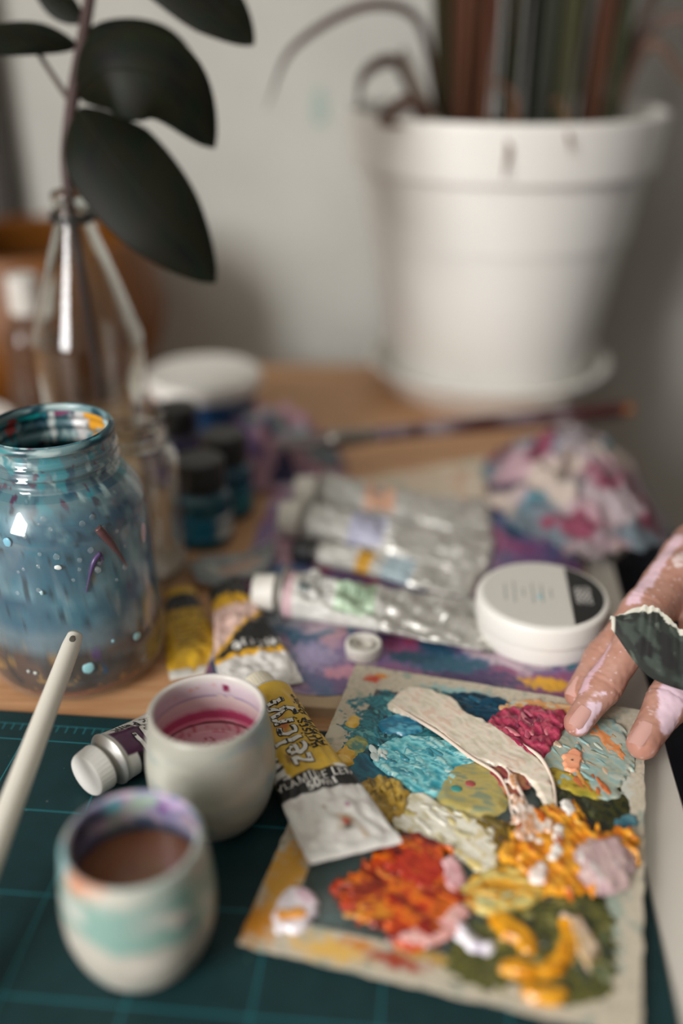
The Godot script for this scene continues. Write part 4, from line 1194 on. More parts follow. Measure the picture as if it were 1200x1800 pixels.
# ------------------------------------------------------------------ the white pot and its plant
func big_plant() -> void:
	var at := Vector3(0.151, -0.002, -0.990)
	var white := mat("#e9e6df", 0.42)
	var s := thing("pot_saucer", "round white saucer under the large white plant pot", "saucer", at)
	put(lathe([Vector2(0.0, 0.0), Vector2(0.098, 0.0), Vector2(0.102, 0.002), Vector2(0.118, 0.026), Vector2(0.122, 0.028), Vector2(0.122, 0.031), Vector2(0.117, 0.031), Vector2(0.103, 0.010), Vector2(0.099, 0.006), Vector2(0.0, 0.006)], 72, null, 3), white, "dish", s)
	var p := thing("plant_pot", "large white plastic plant pot with a broad rim band", "plant pot", at + Vector3(0, 0.0062, 0))
	put(lathe([Vector2(0.0, 0.0), Vector2(0.092, 0.0), Vector2(0.096, 0.002), Vector2(0.098, 0.01), Vector2(0.114, 0.10), Vector2(0.1318, 0.206), Vector2(0.1318, 0.206), Vector2(0.1335, 0.2135)], 80, null, 3), white, "pot_wall", p)
	put(lathe([Vector2(0.131, 0.2115), Vector2(0.1402, 0.2118), Vector2(0.1422, 0.214), Vector2(0.1476, 0.2575), Vector2(0.1468, 0.2605), Vector2(0.144, 0.2612), Vector2(0.1412, 0.2600), Vector2(0.134, 0.214), Vector2(0.125, 0.150)], 80, null, 3), white, "rim", p)
	put(lathe([Vector2(0.1385, 0.236), Vector2(0.10, 0.240), Vector2(0.0, 0.242)], 48, null, 4), mat("#3a2e25", 0.95), "soil", p)
	# the plant itself
	var g := thing("potted_plant", "tall clump of green and browning strap leaves growing in the white pot", "plant", at + Vector3(0, 0.246, 0))
	var rng := RandomNumberGenerator.new()
	rng.seed = 4
	var greens := ["#2a2c18", "#34341d", "#22251a", "#3b351f", "#302d1e"]
	var browns := ["#4a2c1c", "#3f2618", "#553322", "#3a271c"]
	# upright leaves: [foot x, foot z, lean x, lean z, half width, brown]
	var up := []
	# clumps: [from x, to x, count, half width, share of brown]
	for cl in [[-0.078, -0.030, 13, 0.0085, 0.4], [-0.010, 0.010, 4, 0.0045, 0.2], [0.030, 0.066, 9, 0.0085, 0.35], [0.090, 0.112, 5, 0.008, 0.6], [-0.02, 0.10, 5, 0.003, 0.3]]:
		for k in cl[2]:
			var fx: float = lerpf(cl[0], cl[1], (k + 0.5) / cl[2])
			up.append([fx * 0.8, rng.randf_range(-0.05, 0.055), fx * 0.35 + rng.randf_range(-0.02, 0.02), rng.randf_range(-0.02, 0.03), cl[3] * rng.randf_range(0.7, 1.15), 1 if rng.randf() < cl[4] else 0])
	for q in up:
		var hh := rng.randf_range(0.36, 0.5)
		var hex: String = (browns if q[5] else greens)[rng.randi() % 4]
		strap(g, [Vector3(q[0], -0.004, q[1]), Vector3(q[0] + q[2] * 0.25, hh * 0.33, q[1] + q[3] * 0.3), Vector3(q[0] + q[2] * 0.7, hh * 0.66, q[1] + q[3] * 0.7), Vector3(q[0] + q[2] * 1.6, hh, q[1] + q[3] * 1.5)], q[4], hex, rng.randf_range(-0.6, 0.6))
	# dry leaves that curl over the rim
	var dry := [
		[[Vector3(-0.06, -0.01, 0.03), Vector3(-0.085, 0.09, 0.06), Vector3(-0.13, 0.105, 0.09), Vector3(-0.19, 0.075, 0.11), Vector3(-0.212, 0.03, 0.12)], 0.0045, "#4f3a33"],
		[[Vector3(-0.075, 0.0, 0.05), Vector3(-0.105, 0.062, 0.075), Vector3(-0.132, 0.055, 0.09), Vector3(-0.138, 0.028, 0.10)], 0.006, "#55423c"],
		[[Vector3(-0.06, 0.0, 0.08), Vector3(-0.092, 0.035, 0.10), Vector3(-0.118, 0.020, 0.115), Vector3(-0.10, 0.018, 0.125)], 0.006, "#5c4438"],
		[[Vector3(-0.06, 0.0, 0.04), Vector3(-0.10, 0.07, 0.06), Vector3(-0.075, 0.02, 0.09), Vector3(-0.05, 0.014, 0.1)], 0.0045, "#8d8378"],
		[[Vector3(-0.03, 0.05, 0.06), Vector3(-0.012, 0.04, 0.11), Vector3(-0.016, 0.012, 0.142), Vector3(-0.02, -0.02, 0.152)], 0.005, "#6b4a36"],
		[[Vector3(0.03, 0.03, 0.07), Vector3(0.028, 0.036, 0.11), Vector3(0.03, 0.014, 0.144), Vector3(0.033, 0.0, 0.150)], 0.003, "#75533a"],
		[[Vector3(0.09, 0.0, 0.03), Vector3(0.11, 0.075, 0.05), Vector3(0.145, 0.045, 0.07), Vector3(0.185, 0.01, 0.09)], 0.0055, "#5a4438"],
		[[Vector3(0.09, 0.0, 0.0), Vector3(0.12, 0.09, 0.03), Vector3(0.165, 0.085, 0.06), Vector3(0.180, 0.04, 0.07), Vector3(0.16, 0.025, 0.075)], 0.005, "#54423a"],
		[[Vector3(0.08, 0.0, 0.02), Vector3(0.13, 0.14, 0.03), Vector3(0.19, 0.125, 0.05)], 0.006, "#50403a"]]
	for d in dry: strap(g, d[0], d[1], d[2], 0.4)

func strap(parent: Node, spine: Array, half: float, hex: String, twist: float) -> void:
	var s := curve_through(spine, 6)
	var n := s.size() - 1
	var base := L(hex)
	put(psurf(10, n, func(u, v):
		var k := int(round(v * n))
		var t: Vector3 = (s[mini(k + 1, n)] - s[maxi(k - 1, 0)]).normalized()
		var side := t.cross(Vector3(sin(twist), 0.25, cos(twist))).normalized()
		var up := side.cross(t)
		var w: float = half * (1.0 - pow(v, 3.0) * 0.92) * (0.8 + 0.2 * sin(v * 3.0))
		var c := cos(u * TAU)
		return s[k] + side * (w * c) + up * (0.0006 * sin(u * TAU) + 0.35 * w * c * c), func(u, v, _p):
		return base.lerp(base * 1.35, clampf(0.3 + nz.get_noise_2d(u * 6.0 + half * 999.0, v * 2.0), 0, 1)), true), M.cloth, "leaf", parent)

# ------------------------------------------------------------------ things at the back
func back_things() -> void:
	var p := thing("orange_planter", "round ochre-orange ceramic planter behind the conical bottle", "planter", Vector3(-0.303, -0.002, -0.992))
	var om := mat("#74430d", 0.5)
	put(lathe([Vector2(0.0, 0.0), Vector2(0.075, 0.0), Vector2(0.09, 0.004), Vector2(0.115, 0.04), Vector2(0.1245, 0.078), Vector2(0.119, 0.118), Vector2(0.107, 0.148), Vector2(0.103, 0.151), Vector2(0.098, 0.148), Vector2(0.108, 0.12), Vector2(0.114, 0.08), Vector2(0.10, 0.03)], 64, null, 4), om, "planter_wall", p)
	put(lathe([Vector2(0.1095, 0.108), Vector2(0.06, 0.112), Vector2(0.0, 0.114)], 40, null, 3), mat("#2c241d", 0.95), "soil", p)
	var b := thing("capped_bottle", "small brownish plastic bottle with a white cap in front of the orange planter", "bottle", Vector3(-0.2655, -0.002, -0.825))
	put(lathe([Vector2(0.0, 0.0), Vector2(0.019, 0.0), Vector2(0.0225, 0.003), Vector2(0.0225, 0.095), Vector2(0.019, 0.108), Vector2(0.0105, 0.118), Vector2(0.0105, 0.128)], 40, null, 3), pane(0.45, "#5c463a", 0.12), "bottle_body", b)
	put(lathe([Vector2(0.0, 0.121), Vector2(0.0125, 0.121), Vector2(0.0133, 0.1225), Vector2(0.013, 0.150), Vector2(0.0118, 0.1525), Vector2(0.0, 0.1530)], 40, null, 2), mat("#d2cfc8", 0.45), "cap", b)
	var w := thing("lidded_tub", "white lidded tub cut off by the picture edge, left of the conical bottle", "tub", Vector3(-0.335, -0.002, -0.775))
	put(lathe([Vector2(0.0, 0.0), Vector2(0.05, 0.0), Vector2(0.057, 0.032)], 48, null, 1), M.white_plastic, "tub_wall", w)
	put(lathe([Vector2(0.056, 0.030), Vector2(0.060, 0.031), Vector2(0.0602, 0.0385), Vector2(0.057, 0.0405), Vector2(0.053, 0.0388), Vector2(0.0, 0.0388)], 48, null, 2), M.white_plastic, "lid", w)
	var t := thing("lidded_tub", "white lidded tub with a blue label behind the ink bottles", "tub", Vector3(-0.1235, -0.002, -0.852))
	put(lathe([Vector2(0.0, 0.0), Vector2(0.040, 0.0), Vector2(0.042, 0.002), Vector2(0.0465, 0.048)], 48, null, 1), M.white_plastic, "tub_wall", t)
	put(lathe([Vector2(0.0445, 0.012), Vector2(0.0475, 0.044)], 64, func(_u, _v, pp):
		var a := round_angle(pp, 0.12, 0.85) * 0.045
		return blots(a, pp.y, L("#27507c"), [[L("#7f9ab4"), 60.0, 0.2, 0.1, 3.0], [L("#16345c"), 50.0, 0.1, 0.2, 4.0]]), 8), M.print, "label", t)
	put(lathe([Vector2(0.0465, 0.045), Vector2(0.0512, 0.0458), Vector2(0.0516, 0.0565), Vector2(0.0496, 0.0592), Vector2(0.0455, 0.0575), Vector2(0.0, 0.0572)], 56, null, 2), M.white_plastic, "lid", t)
	# ink bottles
	var spots_ := [[-0.1005, -0.646, "dark ink bottle with a bright blue and white label, front one of three"], [-0.0885, -0.692, "dark teal ink bottle with a black lid, right one of three"], [-0.1335, -0.752, "dark purple-banded ink bottle with a black lid, rear one of three"]]
	var tints := ["#1f4a56", "#20485a", "#3a3350"]
	for k in 3:
		var q: Array = spots_[k]
		var i := thing("ink_bottle", q[2], "ink bottle", Vector3(q[0], -0.002, q[1]), 0.0, "ink bottles")
		put(lathe([Vector2(0.0, 0.0), Vector2(0.0185, 0.0), Vector2(0.0205, 0.003), Vector2(0.0205, 0.036), Vector2(0.0185, 0.041), Vector2(0.0135, 0.044), Vector2(0.0135, 0.047)], 40, null, 2), mat(tints[k], 0.12), "bottle_body", i)
		put(lathe([Vector2(0.0, 0.044), Vector2(0.0168, 0.044), Vector2(0.0174, 0.0455), Vector2(0.0172, 0.064), Vector2(0.0158, 0.066), Vector2(0.0, 0.066)], 40, null, 2), mat("#1b1b1a", 0.45), "lid", i)
		var lc: String = ["#1b6d8c", "#2f6f7c", "#4a4270"][k]
		var wl: String = ["#c9d0d0", "#35808c", "#6a6488"][k]
		put(lathe([Vector2(0.0207, 0.009), Vector2(0.0207, 0.026)], 60, func(_u, _v, pp):
			var a := round_angle(pp, 0.10, 0.65)
			return L(lc).lerp(L(wl), smoothstep(0.45, 0.5, a)), 6), M.print, "label", i)

# ------------------------------------------------------------------ paint tubes
# from: the shoulder, to: the middle of the crimp, both on the surface the tube lies on.
func tube(called: String, label: String, group: String, from: Vector3, to: Vector3, o: Dictionary) -> Node3D:
	var t := thing(called, label, "paint tube", from, 0.0, group)
	var x := (to - from).normalized()
	var z := x.cross(Vector3.UP).normalized()
	z = z.rotated(x, o.get("roll", 0.0))
	t.basis = Basis(x, z.cross(x).normalized(), z)
	var ln := from.distance_to(to)
	var r: float = o.get("r", 0.0135)
	var w: float = o.get("w", 0.021)
	var dent: float = o.get("dent", 0.0012)
	var flat: float = o.get("flat", 1.0)
	var sd := float(o.get("seed", 1))
	var split: float = o.get("split", 1.0)
	var skew: float = o.get("skew", 0.0)
	var shape := func(v: float) -> Vector2:
		return Vector2(lerpf(r, w, smoothstep(0.0, 0.9, v)), lerpf(r * flat, 0.0013, pow(v, 0.85)))
	var place := func(v: float, ph: float) -> Vector3:
		var s: Vector2 = shape.call(v)
		var n := nz.get_noise_3d(v * 4.2, cos(ph) * 1.5 + sd * 3.3, sin(ph) * 1.5) + 0.5 * nz2.get_noise_3d(v * 9.0, cos(ph) * 3.0 + sd, sin(ph) * 3.0)
		var d: float = dent * n * smoothstep(0.0, 0.15, v) * (1.0 if sin(ph) > -0.2 else 0.2)
		return Vector3(v * ln + skew * cos(ph) * s.x * v, s.y * (1.0 + sin(ph)) + d * maxf(sin(ph), 0.0) * 2.0, cos(ph) * (s.x + d * 0.4))
	var col: Callable = o.colour
	var cell := 0.0011
	put(psurf(72, int(ln * split / cell), func(u, v): return place.call(v * split, -u * TAU), func(u, v, _p):
		var ph: float = -u * TAU
		var s: Vector2 = shape.call(v * split)
		return col.call(v * split * ln, cos(ph) * s.x, sin(ph) > 0.0), true), o.get("sleeve_mat", M.print), "printed_sleeve", t)
	if split < 1.0:
		put(psurf(72, int(ln * (1.0 - split) / cell) + 2, func(u, v): return place.call(lerpf(split, 1.0, v), -u * TAU), func(u, v, _p):
			return L("#dddbd6").lerp(L("#c2c0bb"), clampf(0.3 + nz.get_noise_2d(u * 9.0, v * 6.0 + sd), 0, 1)), true), M.foil, "foil_end", t)
	# folded crimp
	var cm: Material = o.get("crimp_mat", M.foil)
	var cw: float = w * 2.0
	put(psurf(24, 30, func(u, v):
		var zz: float = lerpf(-cw / 2, cw / 2, v)
		var ph: float = -u * TAU
		var n := 0.0006 * nz.get_noise_2d(zz * 90.0, sd * 5.0)
		return Vector3(ln - 0.002 + skew * zz + 0.0045 * cos(ph), 0.0016 + n + 0.0016 * sin(ph), zz).rotated(Vector3.RIGHT, 0.0), func(_u, _v, _p): return L(o.get("crimp", "#c9c6c0")), true), cm, "crimp", t)
	if not o.get("hide_cap", false):
		var sh := put(lathe([Vector2(r, 0.0), Vector2(r * 1.02, 0.0006), Vector2(r * 0.98, 0.0014), Vector2(r * 0.55, 0.0050), Vector2(0.0052, 0.0062), Vector2(0.0050, 0.012)], 48, func(_u, _v, _p): return L("#c6c4bf"), 3), M.foil, "shoulder", t)
		sh.transform = Transform3D(Basis(Vector3(0, 1, 0), Vector3(-1, 0, 0), Vector3(0, 0, 1)), Vector3(0, r * flat, 0))
		var cr: float = o.get("cap_r", 0.0092)
		var cl: float = o.get("cap_l", 0.014)
		var ridges := psurf(96, 6, func(u, v):
			var y: float = [0.0, 0.0, 0.0008, cl - 0.0012, cl, cl, cl][int(round(v * 6))] + 0.0066
			var rr: float = [0.001, cr * 1.04, cr * 1.06, cr, cr * 0.94, cr * 0.5, 0.0001][int(round(v * 6))]
			if v > 0.3 and v < 0.6: rr *= 1.0 + 0.012 * cos(u * TAU * 32.0)
			return Vector3(cos(u * TAU) * rr, y, -sin(u * TAU) * rr), null, true)
		var cap := put(ridges, mat(o.get("cap", "#d6d2c8"), 0.45), "cap", t)
		cap.transform = sh.transform
	else:
		put(psurf(40, 3, func(u, v):
			var q: Vector3 = place.call(0.0, -u * TAU)
			return q.lerp(Vector3(-0.003, r * flat, 0.0), v), null, true), mat(o.cap, 0.5), "tube_end", t)
	# a place on the upper side for lettering
	t.set_meta("top", func(px: float, pz: float) -> Vector3:
		var v := clampf(px / ln, 0.0, 1.0)
		var s: Vector2 = shape.call(v)
		var c := clampf(pz / s.x, -0.999, 0.999)
		return place.call(v, acos(c)) + Vector3(0, 0.00022, 0))
	return t

func clear_meta(t: Node) -> Callable:
	var c: Callable = t.get_meta("top")
	t.remove_meta("top")
	return c

func print_tube(t: Node3D, turn := 0.0) -> void:
	# brand lettering runs from the crimp to the cap, product lines under it
	var top := clear_meta(t)
	var along := func(cx: float, cz: float, lift: float) -> Callable:
		return func(q: Vector2) -> Vector3: return top.call(cx - q.x, cz + turn + q.y * 1.25) + Vector3(0, lift, 0)
	lettering("zelcryl", 0.0104, along.call(0.0335, 0.0034, 0.0), M.black_print, "brand_outline", t, 700, 0.00045)
	lettering("zelcryl", 0.0104, along.call(0.0335, 0.0034, 0.00018), M.white_print, "brand_lettering", t, 700)
	lettering("Artists'", 0.0048, along.call(0.036, -0.0068, 0.0), M.black_print, "product_lettering", t, 700)
	lettering("Acrylic Paint", 0.0042, along.call(0.026, -0.0112, 0.0), M.black_print, "product_lettering", t, 700)

func tubes() -> void:
	var white := L("#d9d6d0")
	# the yellow tube on the palette
	var f := Vector3(-0.0375, 0.0035, -0.4265)
	var to := Vector3(0.0058, 0.0122, -0.3275)
	var ln := f.distance_to(to)
	var y := tube("paint_tube", "yellow and white paint tube with a black band lying across the palette corner", "paint tubes", f, to, {"r": 0.0138, "w": 0.0212, "dent": 0.0012, "seed": 2, "cap": "#d3cab4", "skew": -0.12, "crimp": "#d6d3cd", "crimp_mat": M.print, "colour": func(px, pz, up):
		var c := L("#c9a02c").lerp(L("#d6b040"), clampf(0.5 + nz.get_noise_2d(px * 90.0, pz * 90.0), 0, 1))
		c = spots(px, pz, c, [[0.028, 0.004, 0.006, 0.005, L("#b8622a"), 0.7], [0.050, 0.008, 0.006, 0.002, L("#8d6a22"), 0.6], [0.020, 0.001, 0.004, 0.004, L("#b5765a"), 0.7]])
		if px > 0.058 and absf(pz) > 0.0115: c = white
		if px > 0.045 and pz > 0.0125: c = L("#2a2a2a") if int(px * 2200.0 + 40.0 * pz) % 3 < 1 else white
		if px > 0.0605: c = L("#191819")
		if px > 0.0725: c = spots(px, pz, white.lerp(L("#c6c0ba"), smoothstep(0.1, 0.4, nz.get_noise_2d(px * 70.0, pz * 70.0))), [[0.094, -0.002, 0.0075, 0.0055, L("#bfa27c"), 0.8], [0.0955, -0.002, 0.0042, 0.0026, L("#2f3a34"), 0.4], [0.0945, -0.002, 0.0024, 0.0022, L("#b3281c"), 0.3], [0.085, -0.007, 0.0014, 0.0012, L("#a06a80"), 0.4], [0.083, 0.004, 0.003, 0.001, L("#a8968c"), 0.6], [0.101, -0.008, 0.006, 0.002, L("#c4b096"), 0.7]])
		return c if up or px > 0.0605 else L("#c6a234")})
	var top := clear_meta(y)
	y.set_meta("top", top)
	print_tube(y)
	var across := func(cx: float, cz: float) -> Callable:
		return func(q: Vector2) -> Vector3: return top.call(cx - q.y, cz - q.x)
	lettering("ARYLAMIDE LEMON", 0.0021, across.call(0.0640, -0.001), M.white_print, "colour_lettering", y, 500)
	lettering("50ml", 0.0024, across.call(0.0688, -0.001), M.white_print, "volume_lettering", y, 600)
	# the purple tube that pokes out behind the cups
	f = Vector3(-0.1150, 0.0, -0.3880)
	to = Vector3(-0.0600, 0.0015, -0.4580)
	var pu := tube("paint_tube", "plum and white paint tube with a white cap, half hidden by the cups", "paint tubes", f, to, {"r": 0.0140, "w": 0.021, "dent": 0.0006, "seed": 5, "cap": "#d9d6d0", "cap_r": 0.0114, "cap_l": 0.0095, "crimp_mat": M.print, "colour": func(px, pz, _up):
		var c := L("#4a2440")
		if pz < -0.0026: c = white
		if pz > 0.0118: c = white if int(px * 140.0) % 2 == 0 else L("#1d1b1e")
		if px < 0.0012: c = L("#c9c6c0")
		return c})
	print_tube(pu, 0.0062)
	# two older tubes beside the jar
	f = Vector3(-0.1060, -0.0018, -0.558)
	to = Vector3(-0.0835, -0.0018, -0.479)
	var a := tube("paint_tube", "flattened yellow paint tube between the blue-smeared jar and the pink tube", "paint tubes", f, to, {"r": 0.0105, "w": 0.0175, "flat": 0.6, "dent": 0.001, "seed": 9, "hide_cap": true, "cap": "#b08a22", "crimp": "#cfccc4", "crimp_mat": M.print, "colour": func(px, pz, _up):
		var c := L("#c99a1e").lerp(L("#d8ae34"), clampf(0.5 + nz.get_noise_2d(px * 60.0, pz * 60.0), 0, 1))
		if px > 0.006 and px < 0.020: c = L("#2a2a2b")
		if px > 0.026 and px < 0.031 and absf(pz) < 0.012 and int(pz * 700.0 + 99.0) % 2 == 0: c = L("#4a3c14")
		if px > 0.034 and px < 0.06 and absf(pz) < 0.009 and int(px * 500.0) % 2 == 0: c = L("#8f701c")
		if px > 0.078 and pz < -0.003 and pz > -0.011 and px < 0.084: c = L("#3a3a3a")
		return c})
	clear_meta(a)
	f = Vector3(-0.0725, 0.0062, -0.5440)
	to = Vector3(-0.0440, 0.0066, -0.4540)
	var b := tube("paint_tube", "pink, yellow and black paint tube with a wrinkled white end", "paint tubes", f, to, {"r": 0.0125, "w": 0.0225, "flat": 0.7, "dent": 0.0022, "seed": 13, "hide_cap": true, "cap": "#1e1e1f", "crimp": "#d2cfca", "crimp_mat": M.print, "colour": func(px, pz, _up):
		var c := L("#c9a59a").lerp(L("#d6b8ac"), clampf(0.5 + nz.get_noise_2d(px * 80.0, pz * 80.0), 0, 1))
		if px < 0.012: c = L("#232223")
		elif px < 0.020: c = L("#d0a02a")
		var dg: float = px + pz * 0.9
		if px > 0.03 and dg < 0.0475: pass
		if px > 0.040 - pz * -0.9 : c = L("#1f1e1f") if px < 0.066 else c
		if px > 0.040 + pz * 0.9 and px < 0.043 + pz * 0.9: c = L("#d9a52e")
		if px > 0.064: c = L("#d9a52e")
		if px > 0.068: c = L("#d3d0cb")
		return c})
	var btop := clear_meta(b)
	lettering("acrylic", 0.0072, func(q: Vector2) -> Vector3: return btop.call(0.0585 - q.y, -0.0055 - q.x), M.white_print, "product_lettering", b, 700)
	# silver tubes on the board
	f = Vector3(-0.0345, 0.0062, -0.5335)
	to = Vector3(0.0895, 0.0068, -0.5165)
	var g := tube("paint_tube", "silver paint tube with a pale green label in front of the other silver tubes", "silver paint tubes", f, to, {"r": 0.0172, "w": 0.0275, "flat": 0.85, "dent": 0.0038, "seed": 17, "split": 0.47, "cap": "#d9d5cc", "cap_r": 0.011, "skew": 0.12, "colour": func(px, pz, _up):
		var c := L("#bfbdb6").lerp(L("#d0cec8"), clampf(0.5 + nz.get_noise_2d(px * 60.0, pz * 60.0), 0, 1))
		if px < 0.006: c = L("#c9a9ae")
		if px > 0.032 and px < 0.056 and absf(pz + 0.001) < 0.0185: c = L("#adc3a8")
		if px > 0.036 and px < 0.052 and absf(pz + 0.001) < 0.0022 and int(px * 1100.0) % 2 == 0: c = L("#6f8a72")
		if px > 0.012 and px < 0.030 and absf(pz) < 0.014 and int(px * 520.0) % 2 == 0: c = c.lerp(L("#7a7c7c"), 0.5 + 0.4 * nz2.get_noise_2d(pz * 900.0, px * 500.0))
		if px > 0.009 and px < 0.016 and absf(pz - 0.006) < 0.004: c = L("#5e6a6a")
		return c})
	clear_meta(g)
	f = Vector3(-0.012, 0.0064, -0.672)
	to = Vector3(0.1085, 0.0068, -0.6590)
	var s1 := tube("paint_tube", "silver paint tube with an orange label, rearmost of the silver tubes", "silver paint tubes", f, to, {"r": 0.0180, "w": 0.026, "flat": 0.9, "dent": 0.003, "seed": 23, "split": 0.5, "cap": "#d8d3c8", "cap_r": 0.0125, "cap_l": 0.016, "colour": func(px, pz, _up):
		var c := L("#b7b6b0")
		if px > 0.030 and px < 0.052 and absf(pz) < 0.019: c = L("#d3a58a") if absf(px - 0.041) > 0.004 or absf(pz) > 0.004 else L("#8a8a86")
		return c})
	clear_meta(s1)
	f = Vector3(-0.0215, 0.0064, -0.6325)
	to = Vector3(0.1010, 0.0068, -0.6020)
	var s2 := tube("paint_tube", "silver paint tube with a lilac label in the middle of the silver tubes", "silver paint tubes", f, to, {"r": 0.0165, "w": 0.0255, "flat": 0.85, "dent": 0.003, "seed": 29, "split": 0.48, "cap": "#dcd7cc", "cap_r": 0.0125, "cap_l": 0.016, "colour": func(px, pz, _up):
		var c := L("#bcbab4")
		if px > 0.030 and px < 0.055 and absf(pz) < 0.019: c = L("#b3b3c8")
		return c})
	clear_meta(s2)
	f = Vector3(-0.0130, 0.0064, -0.5955)
	to = Vector3(0.0860, 0.0068, -0.5640)
	var s3 := tube("paint_tube", "silver paint tube with a black cap and a yellow band among the silver tubes", "silver paint tubes", f, to, {"r": 0.0100, "w": 0.0165, "flat": 0.8, "dent": 0.002, "seed": 31, "split": 0.62, "cap": "#1d1e20", "cap_r": 0.0085, "colour": func(px, pz, _up):
		var c := L("#c9c6bf")
		if px > 0.026 and px < 0.036: c = L("#d09c2e")
		if px > 0.044: c = L("#a9bcc4")
		return c})
	clear_meta(s3)

# ------------------------------------------------------------------ loose things
func loose_things() -> void:
	# squat cosmetic jar with a label wrapped over its lid
	var j := thing("lidded_jar", "squat white plastic jar with a black and white label on its lid", "jar", Vector3(0.1215, 0.0064, -0.5125), -0.10)
	j.scale = Vector3(1.05, 1.1, 1.05)
	put(lathe([Vector2(0.0, 0.0), Vector2(0.0345, 0.0), Vector2(0.0366, 0.002), Vector2(0.0368, 0.0105), Vector2(0.0360, 0.0112)], 72, null, 2), M.white_plastic, "jar_body", j)
	put(lathe([Vector2(0.0360, 0.0112), Vector2(0.0378, 0.0116), Vector2(0.0382, 0.013), Vector2(0.0380, 0.0225), Vector2(0.0368, 0.0242), Vector2(0.0345, 0.0247), Vector2(0.0, 0.0247)], 72, null, 2), M.white_plastic, "lid", j)
	var arc := func(a0: float, a1: float, r: float) -> PackedVector2Array:
		var p := PackedVector2Array()
		for k in 33:
			var a := lerpf(a0, a1, k / 32.0)
			p.append(Vector2(cos(a), sin(a)) * r)
		return p
	put(plate(arc.call(-1.12, 1.12, 0.0344), 0.0246, 0.02495, 0.0001), mat("#161616", 0.4), "black_label", j)
	put(plate(arc.call(1.13, TAU - 1.13, 0.0344), 0.0246, 0.02500, 0.0001), mat("#cdcac2", 0.55), "white_label", j)
	for k in 6:
		var xx := -0.0215 + k * 0.0052
		put(box(Vector3(xx, 0.02505, 0.0005 * sin(k * 5.0)), Vector3(0.0011, 0.0002, 0.018 + 0.008 * sin(k * 2.3))), mat("#a7a6a0", 0.6), "label_line", j)
	put(blob_mesh(Vector3(-0.002, 0.0252, 0.004), Vector3(0.0016, 0.0003, 0.0022), 2), mat("#8fc0c4", 0.4), "paint_speck", j)
	for k in 3:
		var pts := []
		for q in 15: pts.append(Vector3(0.0195 + k * 0.0032 + 0.0014 * sin(q * 1.9 + k), 0.0251, -0.0095 + q * 0.00135 + 0.0008 * cos(q * 2.3)))
		put(bar(pts, [0.0002, 0.0004, 0.0002], 6, 3, 0.4), M.white_print, "script_stroke", j)
	# white tube cap lying upside down
	var c := thing("loose_cap", "small white tube cap lying open side up behind the palette", "cap", Vector3(0.0130, 0.0066, -0.4885))
	put(lathe([Vector2(0.0, 0.0), Vector2(0.0098, 0.0), Vector2(0.0106, 0.001), Vector2(0.0110, 0.0072), Vector2(0.0100, 0.0085), Vector2(0.0082, 0.0080), Vector2(0.0078, 0.0035), Vector2(0.0, 0.0032)], 48, null, 2), mat("#dad6cd", 0.4), "cap_shell", c)
	put(lathe([Vector2(0.0060, 0.003), Vector2(0.0062, 0.0074), Vector2(0.0052, 0.0076), Vector2(0.0050, 0.003)], 40, null, 2), mat("#c9c4ba", 0.45), "inner_ring", c)
	# brush leaning on the jar, handle end up
	var b := thing("paint_brush", "white-handled paint brush leaning on the blue-smeared jar, handle end up", "paint brush")
	var top := Vector3(-0.1388, 0.057, -0.4335)
	var low := Vector3(-0.1560, 0.0065, -0.2350)
	var d := (low - top)
	put(bar([top, top + d * 0.04, top + d * 0.25, top + d * 0.55, low + d * -0.18], [0.0040, 0.0047, 0.0050, 0.0054, 0.0058, 0.0052], 18, 5), mat("#d3cec2", 0.4), "handle", b)
	put(bar([low - d * 0.185, low - d * 0.06], [0.0053, 0.0060, 0.0056], 18, 4), mat("#a9a8a4", 0.3, 1.0), "ferrule", b)
	put(bar([low - d * 0.07, low + d * 0.02, low + d * 0.09], [0.0050, 0.0052, 0.0012], 14, 4, 0.7), mat("#5a4836", 0.8), "bristles", b)
	var hole := put(blob_mesh(Vector3.ZERO, Vector3(0.0016, 0.0003, 0.0024), 1), mat("#57524a", 0.8), "hanging_hole", b)
	var dn := d.normalized()
	var up := (Vector3(0.2, 0.75, 0.65) - dn * dn.dot(Vector3(0.2, 0.75, 0.65))).normalized()
	hole.transform = Transform3D(Basis(dn.cross(up).normalized(), up, dn), top + dn * 0.0065 + up * 0.0046)
	# long brush across the back of the table
	var l := thing("paint_brush", "long paint brush with a spattered maroon handle lying across the rags", "paint brush")
	var h0 := Vector3(0.2530, 0.036, -0.815)
	var h1 := Vector3(0.0250, 0.042, -0.7400)
	var e := h1 - h0
	put(bar([h0, h0 + e * 0.05, h0 + e * 0.3, h0 + e * 0.7, h1], [0.0035, 0.0066, 0.0072, 0.0066, 0.0062], 18, 6, 1.0, func(_u, v, p):
		var c2 := blots(p.x, p.z + p.y, L("#43211f"), [[L("#8d8084"), 110.0, 0.12, 0.1, 2.0], [L("#7a6a72"), 200.0, 0.2, 0.1, 3.0]]) if v > 0.45 else L("#43211f")
		return spots(p.x, p.y, c2, [[0.2500, 0.027, 0.007, 0.02, L("#c8781c"), 0.3], [0.2130, 0.027, 0.0045, 0.02, L("#a8621c"), 0.4]])), matv(0.4), "handle", l)
	put(bar([h1, h1 + e * 0.16], [0.0068, 0.0075, 0.0088], 18, 4), mat("#9c968e", 0.35, 1.0), "ferrule", l)
	put(bar([h1 + e * 0.15, h1 + e * 0.24, h1 + e * 0.34], [0.0085, 0.0105, 0.004], 16, 4, 0.6), mat("#6f6664", 0.85), "bristles", l)
	# torn dark strip that lies over the hand
	var s := thing("torn_strip", "torn dark green strip with a white ragged edge lying over the hand", "strip")
